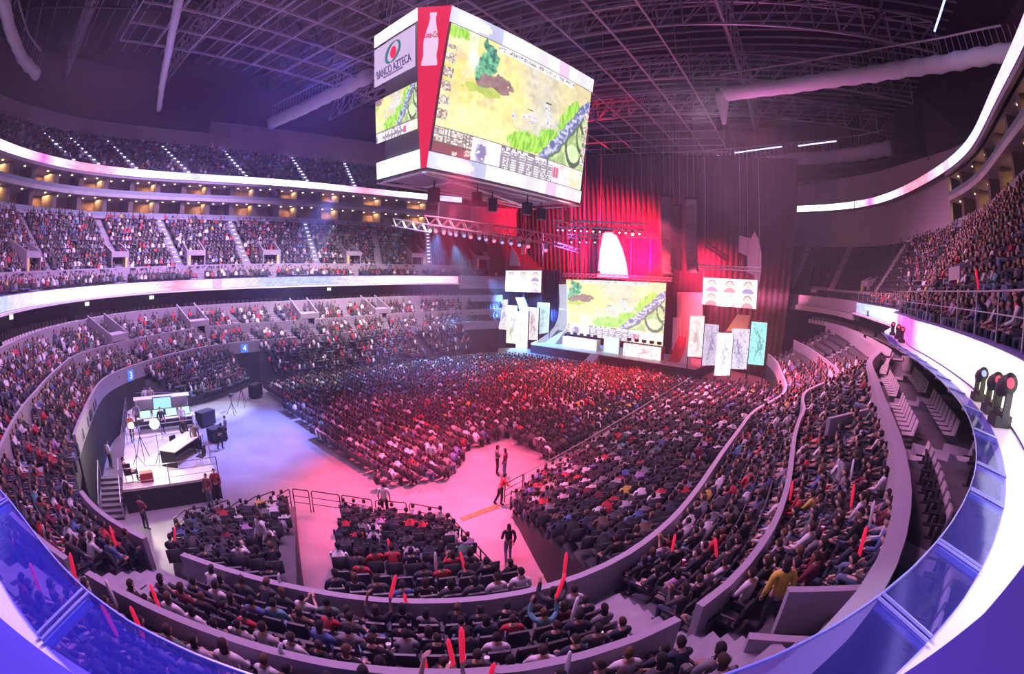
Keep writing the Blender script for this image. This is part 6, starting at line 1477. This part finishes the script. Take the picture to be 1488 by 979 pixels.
GL = {'club': ('pale-backed tip-up arena seat in the empty dark club rows behind the curved wall', 'tip-up seats of the empty club rows'), 'lower': ('dark arena seat in the lower curved rows between the two near parapet walls', 'seats of the lower curved rows'),
      'middle': ('dark arena seat in the middle curved rows behind the second parapet wall', 'seats of the middle curved rows'), 'balcony': ('dark arena seat in the balcony rows above the glowing ribbon', 'seats of the balcony rows'), 'upper': ('dark arena seat in the stepped upper tier', 'seats of the upper tier'),
      'side stand': ('dark arena seat on the long side stand beside the vehicle aisle', 'seats of the side stand')}
def add_seat(x, y, z, h, pale, lab, grp):
    P = SP[pale]; o = bpy.data.objects.new('arena_seat', None); COL.objects.link(o); o.location = (float(x), float(y), float(z)); o.rotation_euler = (0, 0, h-PI/2); prop(o, lab, 'seat', grp)
    for nm, me, lx in (('backrest', P['back'], 0), ('seat', P['pan_up'] if pale else P['pan'], 0), ('pedestal', P['leg'], 0), ('armrest', P['arm'], -.25), ('armrest', P['arm'], .25)):
        q = bpy.data.objects.new(nm, me); COL.objects.link(q); q.parent = o; q.location = (lx, 0, 0)
for i in order:
    x, y, z, h, zone, idx = SEATS[i]; k = zone[0]
    if ns < NEAR_S and k != 'floor':
        lab, grp = GL.get(k, ('dark arena seat in the '+k, 'seats of the '+k)); row = zone[1] if len(zone) > 1 else 0; lab = ('pale-backed empty tip-up seat' if k == 'club' else 'dark arena seat')+', %s row of the %s, %s along' % (ordw(row+1), ZN.get(k, k), ordw(idx+1)); add_seat(x, y, z, h, k == 'club', lab, grp); ns += 1
    else: rest.append(i)
Vs, Q = [], []
bt_ = np.array([(-.22, -.20, .46), (.22, -.20, .46), (.22, -.27, .90), (-.22, -.27, .90), (-.22, -.13, .46), (.22, -.13, .46), (.20, -.22, .90), (-.20, -.22, .90), (-.21, .24, .46), (.21, .24, .46)])
bf = [(0, 1, 2, 3), (5, 4, 7, 6), (3, 2, 6, 7), (0, 3, 7, 4), (1, 5, 6, 2), (4, 5, 9, 8)]
def seat_mass(name, idxs, m, label):
    n = 0; Vs, loops = [], []
    for i in idxs:
        x, y, z, h, zone, _ = SEATS[i]; a = h-PI/2; c, s = math.cos(a), math.sin(a); Vs.append(np.stack([bt_[:, 0]*c-bt_[:, 1]*s+x, bt_[:, 0]*s+bt_[:, 1]*c+y, bt_[:, 2]+z], 1)); loops += [n+k for f in bf for k in f]; n += len(bt_)
    V = np.concatenate(Vs); me = bpy.data.meshes.new(name); me.vertices.add(len(V)); me.vertices.foreach_set('co', V.ravel()); me.loops.add(len(loops)); me.loops.foreach_set('vertex_index', loops); nf = len(loops)//4
    me.polygons.add(nf); me.polygons.foreach_set('loop_start', np.arange(nf)*4); me.polygons.foreach_set('loop_total', np.full(nf, 4)); me.update(calc_edges=True); me.materials.append(m); o = bpy.data.objects.new(name, me); COL.objects.link(o); prop(o, label, 'seats', None, 'stuff')
seat_mass('arena_seating', [i for i in rest if SEATS[i][4][0] != 'club'], M_seat, 'dark seating filling the floor, stands and tiers further away')
seat_mass('club_seating', [i for i in rest if SEATS[i][4][0] == 'club'], M_seatgrey, 'empty tip-up club seating in the shadow below the middle ribbon')
